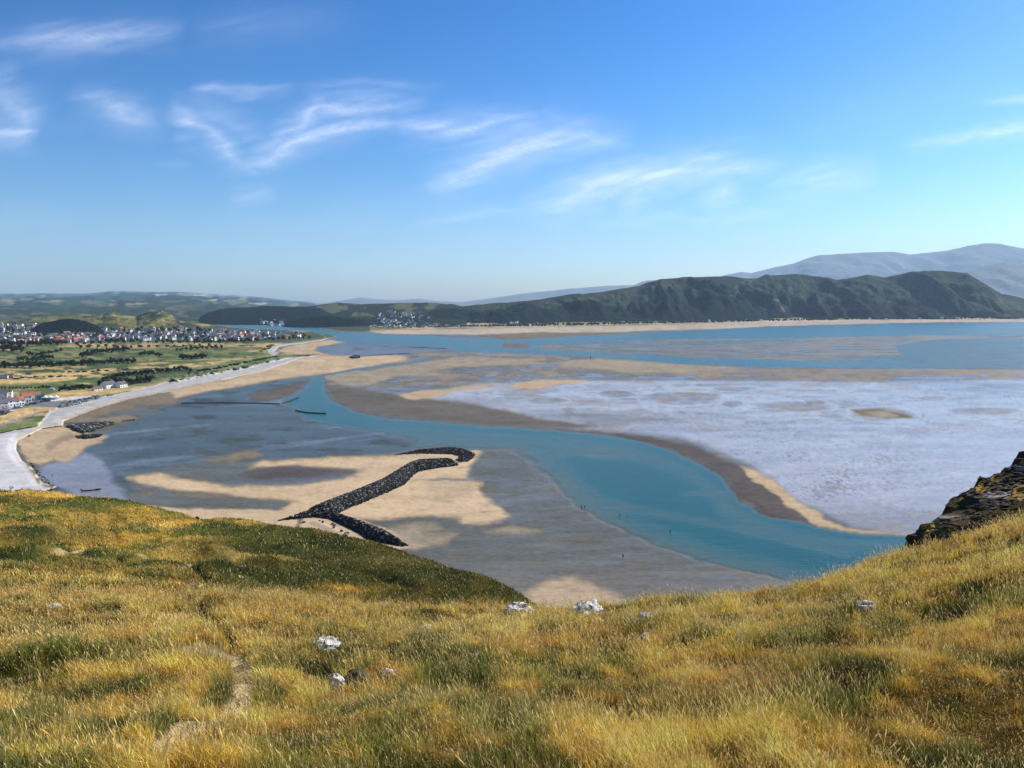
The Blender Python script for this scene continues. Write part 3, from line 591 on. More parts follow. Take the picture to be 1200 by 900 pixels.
nb = fbm(TX/1.3, TY/1.3, 201, 4)*0.22*ss(1, 5, TD)+fbm(TX/4.5, TY/4.5, 203, 3)*0.32*ss(4, 14, TD)*(1-0.3*ss(20, 30, TD))+fbm(TX/16, TY/22, 205, 4)*2.0*ss(34, 80, TD)+fbm(TX/6, TY/10, 206, 3)*0.35*ss(40, 80, TD)*(1-ss(6.9, 8.6, tk[:, None]))
nb = nb - 1.6*ss(40, 90, TD)*np.abs(fbm(TX/14+3, TY/30, 207, 4))
nb[-30:] *= 0.2
nb = nb*(1-0.75*ss(7.5, 8.8, tk[:, None])*ss(330, 400, TPX))
for pts, wd, dep in [([(128,612),(140,632),(158,645),(182,655)], 4, 0.6), ([(203,657),(220,668),(242,678)], 3.5, 1.2), ([(-40,652),(40,655),(100,650),(135,652)], 7, 2.6), ([(-40,634),(30,630),(90,618),(125,612)], 6, 2.2), ([(20,606),(80,600)], 4, 1.4),
                     ([(150,672),(230,684),(300,690),(350,700)], 5, 1.2), ([(300,632),(380,655),(470,684),(540,704)], 6, 1.6), ([(225,706),(240,722),(262,738),(275,755)], 6, 0.5), ([(330,640),(420,664),(500,690)], 4, -0.9), ([(136,600),(190,628),(250,648),(330,668)], 4, -1.3)]:
    d, _t = sdline(TPX, TPY*1.4, [(a, b*1.4) for a, b in pts]); nb = nb-dep*np.exp(-(d/wd)**2)*(TD > 12)*(1-ss(8.4, 8.9, tk[:, None]))
TZ = TZ+nb
# near-field apron below and behind the camera
bk = [(-3, EYE-1.0), (-12, EYE+2.5), (-40, EYE+14)]
rowsX = [TX[0]*0+np.sign(TX[0])*np.abs(TX[0])]; 
BX = []; BY = []; BZ = []
for dd, zz in reversed(bk):
    BX.append((tpx-600)/F*(abs(dd)*1.2+1.2)); BY.append(np.full(len(tpx), float(dd))); BZ.append(np.full(len(tpx), float(zz)))
AX = np.vstack([np.array(BX), TX]); AY = np.vstack([np.array(BY), TY]); AZ = np.vstack([np.array(BZ), TZ])
# colours
def hillcol(X, Y, D, px, py):
    g1 = fbm(X/3.2, Y/3.8, 211, 4); g2 = fbm(X/0.9, Y/1.3, 213, 4)*1.25; g3 = fbm(X/8, Y/10, 215, 3)
    b1 = fbm(X/14, Y/30, 217, 4); b2 = fbm(X/5, Y/11, 219, 4)
    farw = ss(30, 70, D)
    G = (g1*0.45+g2*0.65+g3*0.25)*(1-farw)+(b1*0.9+b2*0.5)*farw
    gold = np.array([0.57,0.335,0.06]); straw = np.array([0.74,0.53,0.16]); green = np.array([0.135,0.15,0.028]); rust = np.array([0.36,0.17,0.045]); dk = np.array([0.035,0.048,0.012])
    c = np.ones(np.shape(X)+(3,))*gold
    c = mixc(c, straw, ss(0.05, 0.45, G)*0.7)
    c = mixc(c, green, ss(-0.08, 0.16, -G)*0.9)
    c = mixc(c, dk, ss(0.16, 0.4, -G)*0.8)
    c = mixc(c, rust, ss(0.12, 0.4, fbm(X/2.6+9, Y/3, 221, 3))*0.6*(1-farw))
    # seaward ridge, its shade painted as dark green, with golden spine lines
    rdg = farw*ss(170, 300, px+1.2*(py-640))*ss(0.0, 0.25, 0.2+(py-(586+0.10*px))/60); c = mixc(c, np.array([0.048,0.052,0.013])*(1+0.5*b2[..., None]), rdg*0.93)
    def blob(cx, cy, wx_, wy_, cc, k):
        nonlocal c
        m = np.exp(-((px-cx)/wx_)**2-((py-cy)/wy_)**2)*(0.75+0.7*g1*(1-farw)+0.7*b2*farw); c = mixc(c, cc, np.clip(m*k*1.2, 0, 1))
    for b in [(30,622,70,9,dk,0.9),(95,595,35,8,green*0.8,0.9),(110,615,32,14,dk*1.3,0.85),(45,655,60,9,dk,0.9),(10,640,40,10,green*0.6,0.7),(170,640,30,9,green,0.7),  # dark blobs at left paint gully shade along with dark scrub
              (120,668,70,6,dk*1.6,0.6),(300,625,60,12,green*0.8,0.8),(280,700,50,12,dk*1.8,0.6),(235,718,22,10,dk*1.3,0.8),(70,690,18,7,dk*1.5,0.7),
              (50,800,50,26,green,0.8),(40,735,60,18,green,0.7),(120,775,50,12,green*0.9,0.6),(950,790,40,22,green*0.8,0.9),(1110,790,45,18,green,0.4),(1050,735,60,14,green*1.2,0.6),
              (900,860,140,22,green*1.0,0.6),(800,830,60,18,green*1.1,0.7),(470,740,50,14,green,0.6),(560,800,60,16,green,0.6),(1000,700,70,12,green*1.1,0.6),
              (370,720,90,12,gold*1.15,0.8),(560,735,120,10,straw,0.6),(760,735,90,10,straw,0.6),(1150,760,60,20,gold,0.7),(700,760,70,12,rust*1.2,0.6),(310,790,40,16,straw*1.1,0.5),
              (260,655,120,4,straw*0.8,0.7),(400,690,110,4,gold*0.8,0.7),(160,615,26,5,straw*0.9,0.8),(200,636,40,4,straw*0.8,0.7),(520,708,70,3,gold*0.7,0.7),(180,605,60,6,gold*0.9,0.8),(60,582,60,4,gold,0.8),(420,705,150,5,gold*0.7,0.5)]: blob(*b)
    return c
PATHS = [([(165,900),(185,880),(215,855),(255,840),(285,815),(288,795),(270,770),(225,765)], 15), ([(20,712),(60,712),(75,708)], 4), ([(150,640),(185,650),(215,660),(300,680)], 1.6), ([(100,640),(60,650)], 2.5)]
RK = [(607,727,14,5),(688,727,15,5),(450,721,8,4),(384,768,16,8),(397,802,12,9),(416,804,13,9),(456,796,9,4),(558,781,8,3),(592,782,8,3),(500,740,7,3),(1012,730,9,5),(756,767,5,3),(821,755,5,3),(757,743,6,3)]
def pathm(px, py):
    m = np.zeros(np.shape(px))
    for pts, wd in PATHS:
        d, _t = sdline(px+4*fbm(px/14, py/9, 225, 3), py*1.5, [(a, b*1.5) for a, b in pts]); m = np.maximum(m, 1-ss(wd*0.5, wd*1.3, d))
    return m
PM = pathm(TPX, TPY)
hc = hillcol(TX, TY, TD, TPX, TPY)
ground = hc*(0.28+0.6*ss(35, 80, TD))[..., None]; ground = mixc(ground, [0.52,0.38,0.19], PM*0.9)  # near turf darkened: the shade between grass blades put into its colour
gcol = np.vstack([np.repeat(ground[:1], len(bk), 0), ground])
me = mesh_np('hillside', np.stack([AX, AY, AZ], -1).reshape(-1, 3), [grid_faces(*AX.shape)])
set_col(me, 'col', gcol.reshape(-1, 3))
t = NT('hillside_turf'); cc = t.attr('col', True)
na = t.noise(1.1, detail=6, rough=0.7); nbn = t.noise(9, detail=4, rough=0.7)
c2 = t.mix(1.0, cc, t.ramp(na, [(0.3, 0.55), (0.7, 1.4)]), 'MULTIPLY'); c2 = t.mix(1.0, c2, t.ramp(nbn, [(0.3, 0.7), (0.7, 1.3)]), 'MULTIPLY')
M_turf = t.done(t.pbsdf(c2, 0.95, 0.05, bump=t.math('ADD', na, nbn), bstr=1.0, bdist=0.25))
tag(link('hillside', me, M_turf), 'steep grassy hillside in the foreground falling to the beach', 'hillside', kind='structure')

# sampler on the hillside grid
NRr, NCc = TX.shape
def hs_at(ri, ci):
    r_ = np.clip(ri.astype(int), 0, NRr-2); c_ = np.clip(ci.astype(int), 0, NCc-2); fr_ = ri-r_; fc_ = ci-c_
    def b(A): return A[r_, c_]*(1-fr_)*(1-fc_)+A[r_+1, c_]*fr_*(1-fc_)+A[r_, c_+1]*(1-fr_)*fc_+A[r_+1, c_+1]*fr_*fc_
    return b(TX), b(TY), b(TZ), b(TD), b(TPX), b(TPY), b(PM)
cellA = np.abs((TX[:-1, 1:]-TX[:-1, :-1])*(TY[1:, :-1]-TY[:-1, :-1]))
cd = (TD[:-1, :-1]); cpx = TPX[:-1, :-1]; rowk = tk[:-1][:, None]+0*cd
vismask = (cpx > -60) & (cpx < 1260) & (cd > 4.2)
hidden = ((rowk > 5.35) & (rowk < 6.6) & (cpx > 345)) | ((rowk > 5.35) & (cpx > 645)) | (rowk > 9.25)
vismask &= ~hidden
def scatter(n_per_m2, dmin, dmax):
    wgt = cellA*vismask*(cd >= dmin)*(cd < dmax)*n_per_m2; tot = wgt.sum(); n = int(tot)
    cum = np.cumsum(wgt.ravel()); k = np.searchsorted(cum, rng.random(n)*cum[-1]); k = np.clip(k, 0, cum.size-1)
    r_, c_ = np.unravel_index(k, wgt.shape); return hs_at(r_+rng.random(n), c_+rng.random(n))
GV = []; GF4 = []; GF3 = []; GC = []; vcount = 0
WIND = np.array([-0.25, -0.05])
def blades(P, hmin, hmax, wmul, tipcol=None, seedhead=0.0):
    global vcount
    x, y, z, d, px, py, pm = P
    rk = np.zeros(len(x))
    for a_, b_, c_, d_ in RK: rk = np.maximum(rk, np.exp(-((px-a_)/c_)**2-((py-b_-2)/d_)**2))
    keep = (rng.random(len(x)) > pm*0.99) & (rng.random(len(x)) > rk*0.9) & (rng.random(len(x)) > 0.7*ss(0.0, 0.35, -fbm(x/0.6, y/0.6, 239, 3))); x, y, z, d, px, py = [a[keep] for a in (x, y, z, d, px, py)]
    n = len(x)
    clump = fbm(x/0.42, y/0.42, 231, 3)*1.3; patch = fbm(x/2.4, y/2.4, 233, 3)
    h = (hmin+(hmax-hmin)*rng.random(n))*np.clip(1+1.3*clump+0.5*patch, 0.5, 2.2)
    wd = wmul*(0.75+0.5*rng.random(n))
    a = rng.random(n)*2*np.pi; lean = (0.15+0.75*rng.random(n))*h
    lx = np.cos(a)*lean*0.75+WIND[0]*h*0.5; ly = np.sin(a)*lean*0.75+WIND[1]*h*0.5
    fa = rng.random(n)*np.pi*0.9-0.45*np.pi; sx, sy = np.cos(fa)*wd, np.sin(fa)*wd
    base = np.stack([x, y, z-0.02], -1); S = np.stack([sx, sy, 0*sx], -1)
    mid = base+np.stack([lx*0.35, ly*0.35, h*0.58], -1); tip = base+np.stack([lx, ly, h*(0.97-0.15*rng.random(n))], -1)
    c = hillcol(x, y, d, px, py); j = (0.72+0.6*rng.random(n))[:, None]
    c = c*j*np.clip(1+1.25*clump+0.5*patch, 0.3, 1.9)[:, None]; alt = rng.random(n)  # tall clumps brightened, low ones darkened: sun and shadow among tufts painted in
    c = mixc(c, [0.70,0.55,0.26], (alt > 0.88)*0.8); c = mixc(c, [0.10,0.13,0.025], (alt < 0.25)*0.7)
    c = np.clip(c, 0.01, 0.85)
    if seedhead:                     # thin stem and a spindle head
        s2 = S*0.45
        hd0 = base+(tip-base)*0.80; hw = S*1.5; hm = base+(tip-base)*0.9
        V_ = np.stack([base-s2, base+s2, hd0+s2*0.8, hd0-s2*0.8, hm+hw, hm-hw, tip], 1)
        b = vcount+np.arange(n)[:, None]*7
        GF4.append(np.concatenate([b+np.array([0,1,2,3]), b+np.array([3,2,4,5])])); GF3.append(b+np.array([5,4,6]))
        c = np.clip(c*0.45+np.array([0.36,0.27,0.09]), 0, 0.85); cs = np.stack([c*0.6, c*0.6, c, c]+[np.clip(c*0.5+np.array([0.50,0.38,0.17]), 0, .85)]*3, 1)  # stem foot darkened, painting the shade low in the grass
        GV.append(V_.reshape(-1, 3)); GC.append(cs.reshape(-1, 3)); vcount += 7*n
    else:
        V_ = np.stack([base-S, base+S, mid+S*0.8, mid-S*0.8, tip], 1); b = vcount+np.arange(n)[:, None]*5
        GF4.append(b+np.array([0,1,2,3])); GF3.append(b+np.array([3,2,4]))
        cs = np.stack([c, c, c, c, np.clip(c*1.12, 0, .85)], 1)
        GV.append(V_.reshape(-1, 3)); GC.append(cs.reshape(-1, 3)); vcount += 5*n
blades(scatter(4300, 4.2, 11), 0.07, 0.15, 0.0028)
blades(scatter(1500, 11, 20), 0.09, 0.19, 0.0052)
blades(scatter(420, 20, 34), 0.11, 0.23, 0.011)
blades(scatter(75, 34, 70), 0.15, 0.32, 0.026)
blades(scatter(16, 70, 150), 0.18, 0.38, 0.045)
blades(scatter(4, 150, 265), 0.22, 0.45, 0.09)
blades(scatter(28, 34, 75), 0.18, 0.36, 0.013, seedhead=1)
blades(scatter(520, 4.2, 12), 0.13, 0.25, 0.0026, seedhead=1)
blades(scatter(210, 12, 34), 0.18, 0.33, 0.0055, seedhead=1)
GVa = np.concatenate(GV); 
me = mesh_np('hillside_grass', GVa, [np.concatenate(GF4), np.concatenate(GF3)], smooth=False)
set_col(me, 'col', np.concatenate(GC))
print('GRASS verts', len(GVa))
t = NT('dry_grass'); cc = t.attr('col', True)
df = t.n('ShaderNodeBsdfDiffuse'); tl = t.n('ShaderNodeBsdfTranslucent'); t.l(cc, df.inputs[0]); t.l(cc, tl.inputs[0])
mx = t.n('ShaderNodeMixShader'); mx.inputs[0].default_value = 0.25; t.l(df.outputs[0], mx.inputs[1]); t.l(tl.outputs[0], mx.inputs[2])
M_grass = t.done(mx)
tag(link('hillside_grass', me, M_grass), 'long golden and green seeding grass covering the foreground hillside', 'grass', kind='stuff')

# ================================================================== ROCKY HEADLAND (right)
hr = [(1060,662),(1067,654),(1069,642),(1076,628),(1084,618),(1098,613),(1108,606),(1113,600),(1114,590),(1117,583),(1130,577),(1138,571),(1142,564),(1156,558),(1170,553),(1180,547),(1190,541),(1200,536),(1260,505),(1400,440)]
hp = np.arange(1060, 1401, 0.8); vv = np.linspace(0, 1, 130); HP, HV = np.meshgrid(hp, vv)
yt = np.interp(HP, [a for a, b in hr], [b for a, b in hr])+5*(_h(np.floor(HP/4.5+0.5*np.sin(HP)), np.floor(HP*0), 77)-0.5)*ss(1062, 1070, HP)+3*(_h(np.floor(HP/2), np.floor(HP*0), 78)-0.5); ybm = np.interp(HP, [1060,1200,1400], [672,640,590])
dd = 36+HV*26+(HP-1060)*0.03
X, Y, Z = at_depth(HP, ybm+(yt-ybm)*HV**0.9, dd)
# blocky limestone relief
blk = lambda s, sc: _h(np.floor((X+0.45*Z+1.2*fbm(X/2, Z/2, s, 3))/sc), np.floor((Z-0.35*X+1.0*fbm(X/1.6, Y/2, s+2, 3))/(sc*1.1)), s)-0.5
rel = blk(301, 1.6)*1.1+blk(303, 0.6)*0.9+fbm(X/2.5, Z/2.5, 304, 5, 0.65)*2.2+blk(306, 0.35)*0.4+fbm(X/1.2, Z/0.9, 305, 4)*0.45
en = ss(0, 0.12, HV)
grassy = ss(-0.22, 0.1, fbm(X/5, (Z-Y*0.2)/2.2, 307, 3)+ss(1130, 1200, HP-(620-ybm-(yt-ybm)*HV)*0.4)*0.45-0.12)
Y2 = Y-rel*en*(1-grassy*0.6); X2 = X+rel*0.28*en; Z2 = Z+en*(rel*0.22+grassy*0.2*fbm(X/0.7, Z/0.7, 309, 3))
nbk = 10; bv = np.linspace(0, 1, nbk+1)[1:, None]
Xb = X2[-1][None]+0*bv; Yb = Y2[-1][None]+bv*14; Zb = Z2[-1][None]*(1-bv)+(Z2[-1][None]-22)*bv
hc_ = np.ones(HP.shape+(3,))*np.array([0.075,0.055,0.036]); hc_ = mixc(hc_, [0.13,0.11,0.10], ss(0.25, 0.45, blk(311, 0.8))*0.8)
hc_ = mixc(hc_, [0.5,0.48,0.46], ss(0.38, 0.46, blk(313, 0.9))*(1-grassy)*0.7)
gcl = mixc(np.ones(HP.shape+(3,))*np.array([0.07,0.052,0.02]), [0.45,0.29,0.09], ss(0.08, 0.35, fbm(X/3, Z/1.2, 315, 3)))
hc_ = mixc(hc_, [0, 0, 0], grassy)+gcl*grassy[..., None]
me = mesh_np('rocky_headland', np.stack([np.vstack([X2, Xb]), np.vstack([Y2, Yb]), np.vstack([Z2, Zb])], -1).reshape(-1, 3), [grid_faces(len(vv)+nbk, len(hp))], smooth=False)
set_col(me, 'col', np.vstack([hc_, np.repeat(hc_[-1:], nbk, 0)]).reshape(-1, 3))
t = NT('crag'); cc = t.attr('col', True); na = t.noise(3, detail=6, rough=0.7)
c2 = t.mix(1.0, cc, t.ramp(na, [(0.3, 0.5), (0.7, 1.5)]), 'MULTIPLY'); M_crag = t.done(t.pbsdf(c2, 0.95, 0.05, bump=na, bstr=1, bdist=0.4))
tag(link('rocky_headland', me, M_crag), 'dark craggy outcrop with grassy ledges on the right edge', 'crag', kind='structure')

# ================================================================== ROCKS AND BOULDERS
def ico(sub=2):
    import bmesh
    bm = bmesh.new(); bmesh.ops.create_icosphere(bm, subdivisions=sub, radius=1)
    v = np.array([q.co[:] for q in bm.verts]); f = np.array([[q.index for q in p_.verts] for p_ in bm.faces]); bm.free(); return v, f
IC1 = ico(1); IC3 = ico(4)
t = NT('limestone'); na = t.noise(7, vec=t.n('ShaderNodeTexCoord').outputs['Object'], detail=6, rough=0.7); nb2 = t.noise(2.2, vec=t.n('ShaderNodeTexCoord').outputs['Object'], detail=3)
c2 = t.ramp(na, [(0.38, (0.10,0.09,0.085)), (0.47, (0.42,0.40,0.37)), (0.65, (0.75,0.73,0.69))])
geo = t.n('ShaderNodeNewGeometry')
M_lime = t.done(t.pbsdf(c2, 0.9, 0.15, bump=na, bstr=0.8, bdist=0.05))
M_moss = simple('dark_moss', (0.06,0.055,0.028), 0.95, 0.5, 9)
def rockmesh(name, sx, sy, sz, seed, rough=0.5):
    v, f = IC3; v = v.copy()
    def n3(k, s): return fbm(v[:, 0]*k+s, v[:, 1]*k+v[:, 2]*k*0.8, seed+s, 3)
    cells = _h(np.floor(v[:, 0]*2.3+seed+0.3*n3(3, 4)), np.floor(v[:, 1]*2.0+v[:, 2]*2.7), seed)-0.5
    r = 1+0.25*n3(1.3, 1)+0.22*n3(3.0, 2)*rough*2+cells*0.3*rough*2
    v = v*r[:, None]*np.array([sx, sy, sz]); v[:, 2] = np.maximum(v[:, 2], -sz*0.5)
    return mesh_np(name, v, [f], smooth=False)
def hs_point(px, py):
    q = ((TPX-px)/3)**2+((TPY-py))**2; q = np.where(hidden_full, 1e9, q); k = np.unravel_index(np.argmin(q), q.shape); return Vector((TX[k], TY[k], TZ[k])), TD[k]
kk = tk[:, None]+0*TX
hidden_full = ((kk > 5.35) & (kk < 6.6) & (TPX > 345)) | ((kk > 5.35) & (TPX > 645)) | (kk > 9.3) | (TD < 3)
ROCKS = [(607,727,17,8,'pale limestone rock with small spikes at the crest, left of the dark-sided one'),(688,727,19,8,'pale limestone rock with a dark left side at the middle of the crest'),(450,721,8,5,'small pale rock in golden grass at the left part of the crest'),
 (384,765,16,7,'white mottled limestone rock with a dark shaded left end in the left grass'),(394,799,12,10,'white limestone rock leaning on a dark mossy mound'),(456,792,10,4,'flat pale stone right of the mossy mound'),
 (558,778,9,3,'flat pale stone half sunk in grass at the left edge of a low mound'),(592,779,10,4,'flat pale stone on the right edge of a low grassy mound'),(500,738,8,3,'low pinkish stone in grass just below the crest'),
 (1012,726,11,6,'tilted pale stone alone in the grass of the right slope'),(756,764,5,3,'small white stone in dark grass right of the middle'),(821,752,5,3,'tiny white stone in grass below the right part of the crest'),(757,740,8,4,'pale stone near the crest right of the middle'),(66,712,8,3,'small pale stone beside bare ground at the far left')]
for i, (px, py, w_, h_, lab) in enumerate(ROCKS):
    P_, d = hs_point(px, py); s = d/F*1.1
    o = link('limestone_rock', rockmesh('limestone_rock', w_*s*1.0, w_*s*0.8, h_*s*1.2, 400+i*7, 0.55), M_lime)
    o.location = P_+Vector((0, 0, h_*s*0.45+0.06)); o.rotation_euler = (0, 0, i*1.3); tag(o, lab, 'rock', 'limestone rocks in the grass')
P_, d = hs_point(420, 797); o = link('mossy_mound', rockmesh('mossy_mound', 0.24, 0.24, 0.24, 520, 0.15), M_moss); o.location = P_+Vector((0, 0, 0.1))
tag(o, 'dark rounded moss mound beside the white limestone rock', 'mound')
M_dark = simple('dark_stone', (0.02,0.02,0.02), 0.9, 0.4)
for i, (px, py, lab) in enumerate([(231,605.5,'left one of two small black boulders on the ridge skyline'),(236,605.5,'right and larger one of two small black boulders on the ridge skyline')]):
    P_, d = hs_point(px, py); x, y, z = at_depth(px, py-3, d)
    o = link('boulder', rockmesh('boulder', 0.6, 0.5, 0.55+0.12*i, 540+i), M_dark); o.location = (float(x), float(y), P_.z+0.35); tag(o, lab, 'boulder', 'boulders on the ridge')

# breakwater ---------------------------------------------------------------
def wpoly(poly, z=0.0):
    return [tuple(float(q) for q in p2w(a, b, z)[:2]) for a, b in poly]
t = NT('armour_stone'); cc = t.attr('col', True); na = t.noise(1.5, detail=4); c2 = t.mix(1.0, cc, t.ramp(na, [(0.3, 0.6), (0.7, 1.4)]), 'MULTIPLY'); M_arm = t.done(t.pbsdf(c2, 0.9, 0.15))
def rubble(name, label, polys, hmax, slope, size, dens, dark, seed, cat='breakwater', core=None, fat=0.0):
    root = empty(name, (0, 0, 0)); tag(root, label, cat)
    Vc, Fc, vc, Vb, Fb, Cb, bc = [], [], 0, [], [], [], 0
    first = None
    for poly, hm in polys:
        wp = wpoly(poly); P0 = np.array(wp); x0, y0 = P0.min(0); x1, y1 = P0.max(0)
        if first is None: first = (P0.mean(0))
        st = size*0.55; gx, gy = np.meshgrid(np.arange(x0-4, x1+4, st), np.arange(y0-4, y1+4, st))
        s_ = sdpoly(gx, gy, wp)+fat; zz = 0.15+np.minimum(np.maximum(s_, -0.6)*slope, hm)*(1+0.12*fbm(gx/5, gy/5, seed, 2))
        keep = (s_[:-1, :-1] > -0.6*size)&(s_[1:, 1:] > -0.6*size)
        f = grid_faces(*gx.shape, keep=keep); Vc.append(np.stack([gx, gy, zz-0.35*size], -1).reshape(-1, 3)); Fc.append(f+vc); vc += gx.size
        n = int((s_ > 0).sum()*st*st*dens/(size*size)); bxx = rng.uniform(x0-fat, x1+fat, n*8); byy = rng.uniform(y0-fat, y1+fat, n*8); sb = sdpoly(bxx, byy, wp)+fat; m = sb > -0.25*size
        bxx, byy, sb = bxx[m][:n], byy[m][:n], sb[m][:n]; n = len(bxx)
        bz = 0.15+np.minimum(np.maximum(sb, 0)*slope, hm)
        v, f3 = IC1; s3 = size*(0.32+0.38*rng.random((n, 1, 1)))*(0.7+0.6*rng.random((n, 1, 3)))
        ang = rng.random(n)*6.28; ca, sa = np.cos(ang)[:, None], np.sin(ang)[:, None]
        vv_ = np.sign(v)*np.abs(v)**0.7
        vv_ = vv_[None]*s3*(1+0.25*(rng.random((n, len(v), 1))-0.5))
        vx = vv_[..., 0]*ca-vv_[..., 1]*sa; vy = vv_[..., 0]*sa+vv_[..., 1]*ca
        W = np.stack([vx+bxx[:, None], vy+byy[:, None], vv_[..., 2]*0.8+bz[:, None]], -1)
        Vb.append(W.reshape(-1, 3)); Fb.append((f3[None]+(bc+np.arange(n)*len(v))[:, None, None]).reshape(-1, 3)); bc += n*len(v)
        br = np.where(rng.random(n) > 0.84, 0.14+0.22*rng.random(n), dark*(0.5+rng.random(n)))
        br = br*np.where(bz < 1.0, 0.5, 1.0)
        Cb.append(np.repeat((br[:, None]*np.array([1, 0.99, 0.98]))[:, None], len(v), 1).reshape(-1, 3))
    me = mesh_np('rubble_core', np.concatenate(Vc), [np.concatenate(Fc)]); link('rubble_core', me, core or M_dark, root)
    me = mesh_np('armour_stones', np.concatenate(Vb), [np.concatenate(Fb)], smooth=False); set_col(me, 'col', np.clip(np.concatenate(Cb), 0, 1))
    o = link('armour_stones', me, M_arm, root); o['kind'] = 'stuff'
    loc = Vector((first[0], first[1], 0.0))
    root.location = loc
    for ch in root.children:
        ch.data.transform(Matrix.Translation(-loc))
    return root
ARM1 = [(326,611),(354,604.5),(372,597),(408,583),(441,569),(462,556),(474,549),(486,545),(517,543.5),(535,543),(537,546),(512,549),(490,553),(482,559),(474,568),(456,576.5),(441,583),(424,590),(408,596),(393,603.5),(375,606),(345,609)]
ARM2 = [(388,604),(398,606.5),(408,609),(430,617),(456,627),(473,637),(477,640),(473,641.5),(452,637.5),(432,633),(421,625),(402,616),(387,609),(370,607),(361,605)]
rubble('breakwater', 'long black rock armour breakwater with two arms on the sand', [(ARM1, 4.2), (ARM2, 3.2)], 3.6, 0.85, 0.82, 1.8, 0.035, 601, fat=0.2)
HOOK = [(462,533.5),(475,531),(491,527.5),(510,526),(527,525),(540,526),(549,528.5),(557,532),(554,538),(547,541.5),(538,542.5),(534,540),(538,536),(530,533),(512,532.8),(495,532)]
rubble('weed_covered_rubble', 'low dark weed covered rubble spit hooked round the breakwater tip', [(HOOK, 0.7)], 0.7, 0.3, 0.9, 0.9, 0.035, 603)
RG = [(77,500.5),(88,498.5),(105,497.5),(120,496.5),(133,495.5),(134,497.5),(122,500.5),(112,505.5),(98,508.5),(88,506),(80,502)]
RG2 = [(88,512),(95,510.5),(110,510),(121,510),(117,512.5),(104,515),(92,515)]
rubble('rock_groyne', 'dark rock groyne at the point of the shingle spit', [(RG, 1.6), (RG2, 0.6)], 1.6, 0.5, 1.5, 1.2, 0.05, 607)
rubble('weed_covered_rocks', 'dark seaweed covered stones along the foot of the white shingle', [([(33,538),(40,545),(50,558),(62,568),(72,572),(64,575),(50,566),(38,552)], 0.5)], 0.5, 0.2, 0.8, 0.45, 0.04, 611)
rubble('sunken_groyne', 'dark stone lump where the far groyne meets the sand', [([(409,419),(414,417),(422,417.5),(421,420),(413,420.5)], 1.2)], 1.2, 0.3, 2.2, 0.8, 0.03, 613)
rubble('boulder_bank', 'tan rubble bank between the two breakwater arms below the ridge', [([(362,609),(380,609),(400,617),(418,627),(424,634),(400,634),(365,620),(352,614)], 1.6)], 1.6, 0.2, 1.5, 0.10, 0.16, 617, core=simple('tan_bank', (0.42,0.33,0.22), 0.95, 0.2, 0.4))

# timber groynes ------------------------------------------------------------
M_tim = simple('wet_timber', (0.028,0.024,0.022), 0.85, 0.3)
def boxv(cx, cy, cz, sx, sy, sz, rz=0):
    q = np.array([[x, y, z] for x in (-1, 1) for y in (-1, 1) for z in (-1, 1)])*np.array([sx, sy, sz])/2
    c, s = math.cos(rz), math.sin(rz); q = np.stack([q[:, 0]*c-q[:, 1]*s, q[:, 0]*s+q[:, 1]*c, q[:, 2]], -1)
    return q+np.array([cx, cy, cz])
BF = np.array([[0,1,3,2],[4,6,7,5],[0,4,5,1],[2,3,7,6],[0,2,6,4],[1,5,7,3]])
def boxes(name, lst, mat, parent=None, bevel=False):
    V_ = np.concatenate(lst); Ff = np.concatenate([BF+8*i for i in range(len(lst))])
    return link(name, mesh_np(name, V_, [Ff], smooth=False), mat, parent)
postm = mesh_np('post', np.concatenate([boxv(0, 0, 0.6, 0.4, 0.4, 1.9), boxv(0, 0, 1.6, 0.28, 0.28, 0.2)]), [np.concatenate([BF, BF+8])], smooth=False); postm.materials.append(M_tim)
for pts, lab, npst, hh in [([(212,473),(260,472.8),(300,473),(328,474)], 'long thin timber groyne on the left wet flats', 36, 1.0),([(330,473.5),(340,470),(350,466)], 'short timber stub beside the head of the near channel', 8, 0.8),
                 ([(346,481.5),(360,484),(382,485)], 'short dark timber groyne jutting into the near channel', 10, 0.8),([(420,418.2),(450,416),(480,414.3)], 'straight dark groyne in the far left bay', 16, 1.2),([(478,407),(500,408),(523,408.6)], 'row of stakes at the edge of the far channel', 12, 1.0),
                 ([(143,494.6),(158,492.6)], 'short low groyne stub beyond the rock groyne', 6, 1.0)]:
    W = [Vector([float(q) for q in p2w(a, b, 0.0)]) for a, b in pts]
    root = empty('groyne', W[0]); tag(root, lab, 'groyne')
    L = [(W[i+1]-W[i]).length for i in range(len(W)-1)]; tot = sum(L)
    pl = []
    for i in range(len(W)-1):
        m = (W[i]+W[i+1])/2-W[0]; a = math.atan2(W[i+1].y-W[i].y, W[i+1].x-W[i].x)
        pl += [boxv(m.x, m.y, hh*0.25, L[i], 0.3, hh*0.7+0.4, a), boxv(m.x, m.y, hh*0.7+0.15, L[i], 0.16, 0.2, a)]
    boxes('planking', pl, M_tim, root)
    for k in range(npst):
        s = tot*(k+0.5)/npst; i = 0
        while i < len(L)-1 and s > L[i]: s -= L[i]; i += 1
        q = W[i]+(W[i+1]-W[i])*(s/L[i])-W[0]; po = bpy.data.objects.new('post', postm); C.objects.link(po); po.parent = root; po.location = q
        po.scale = (1, 1, hh)

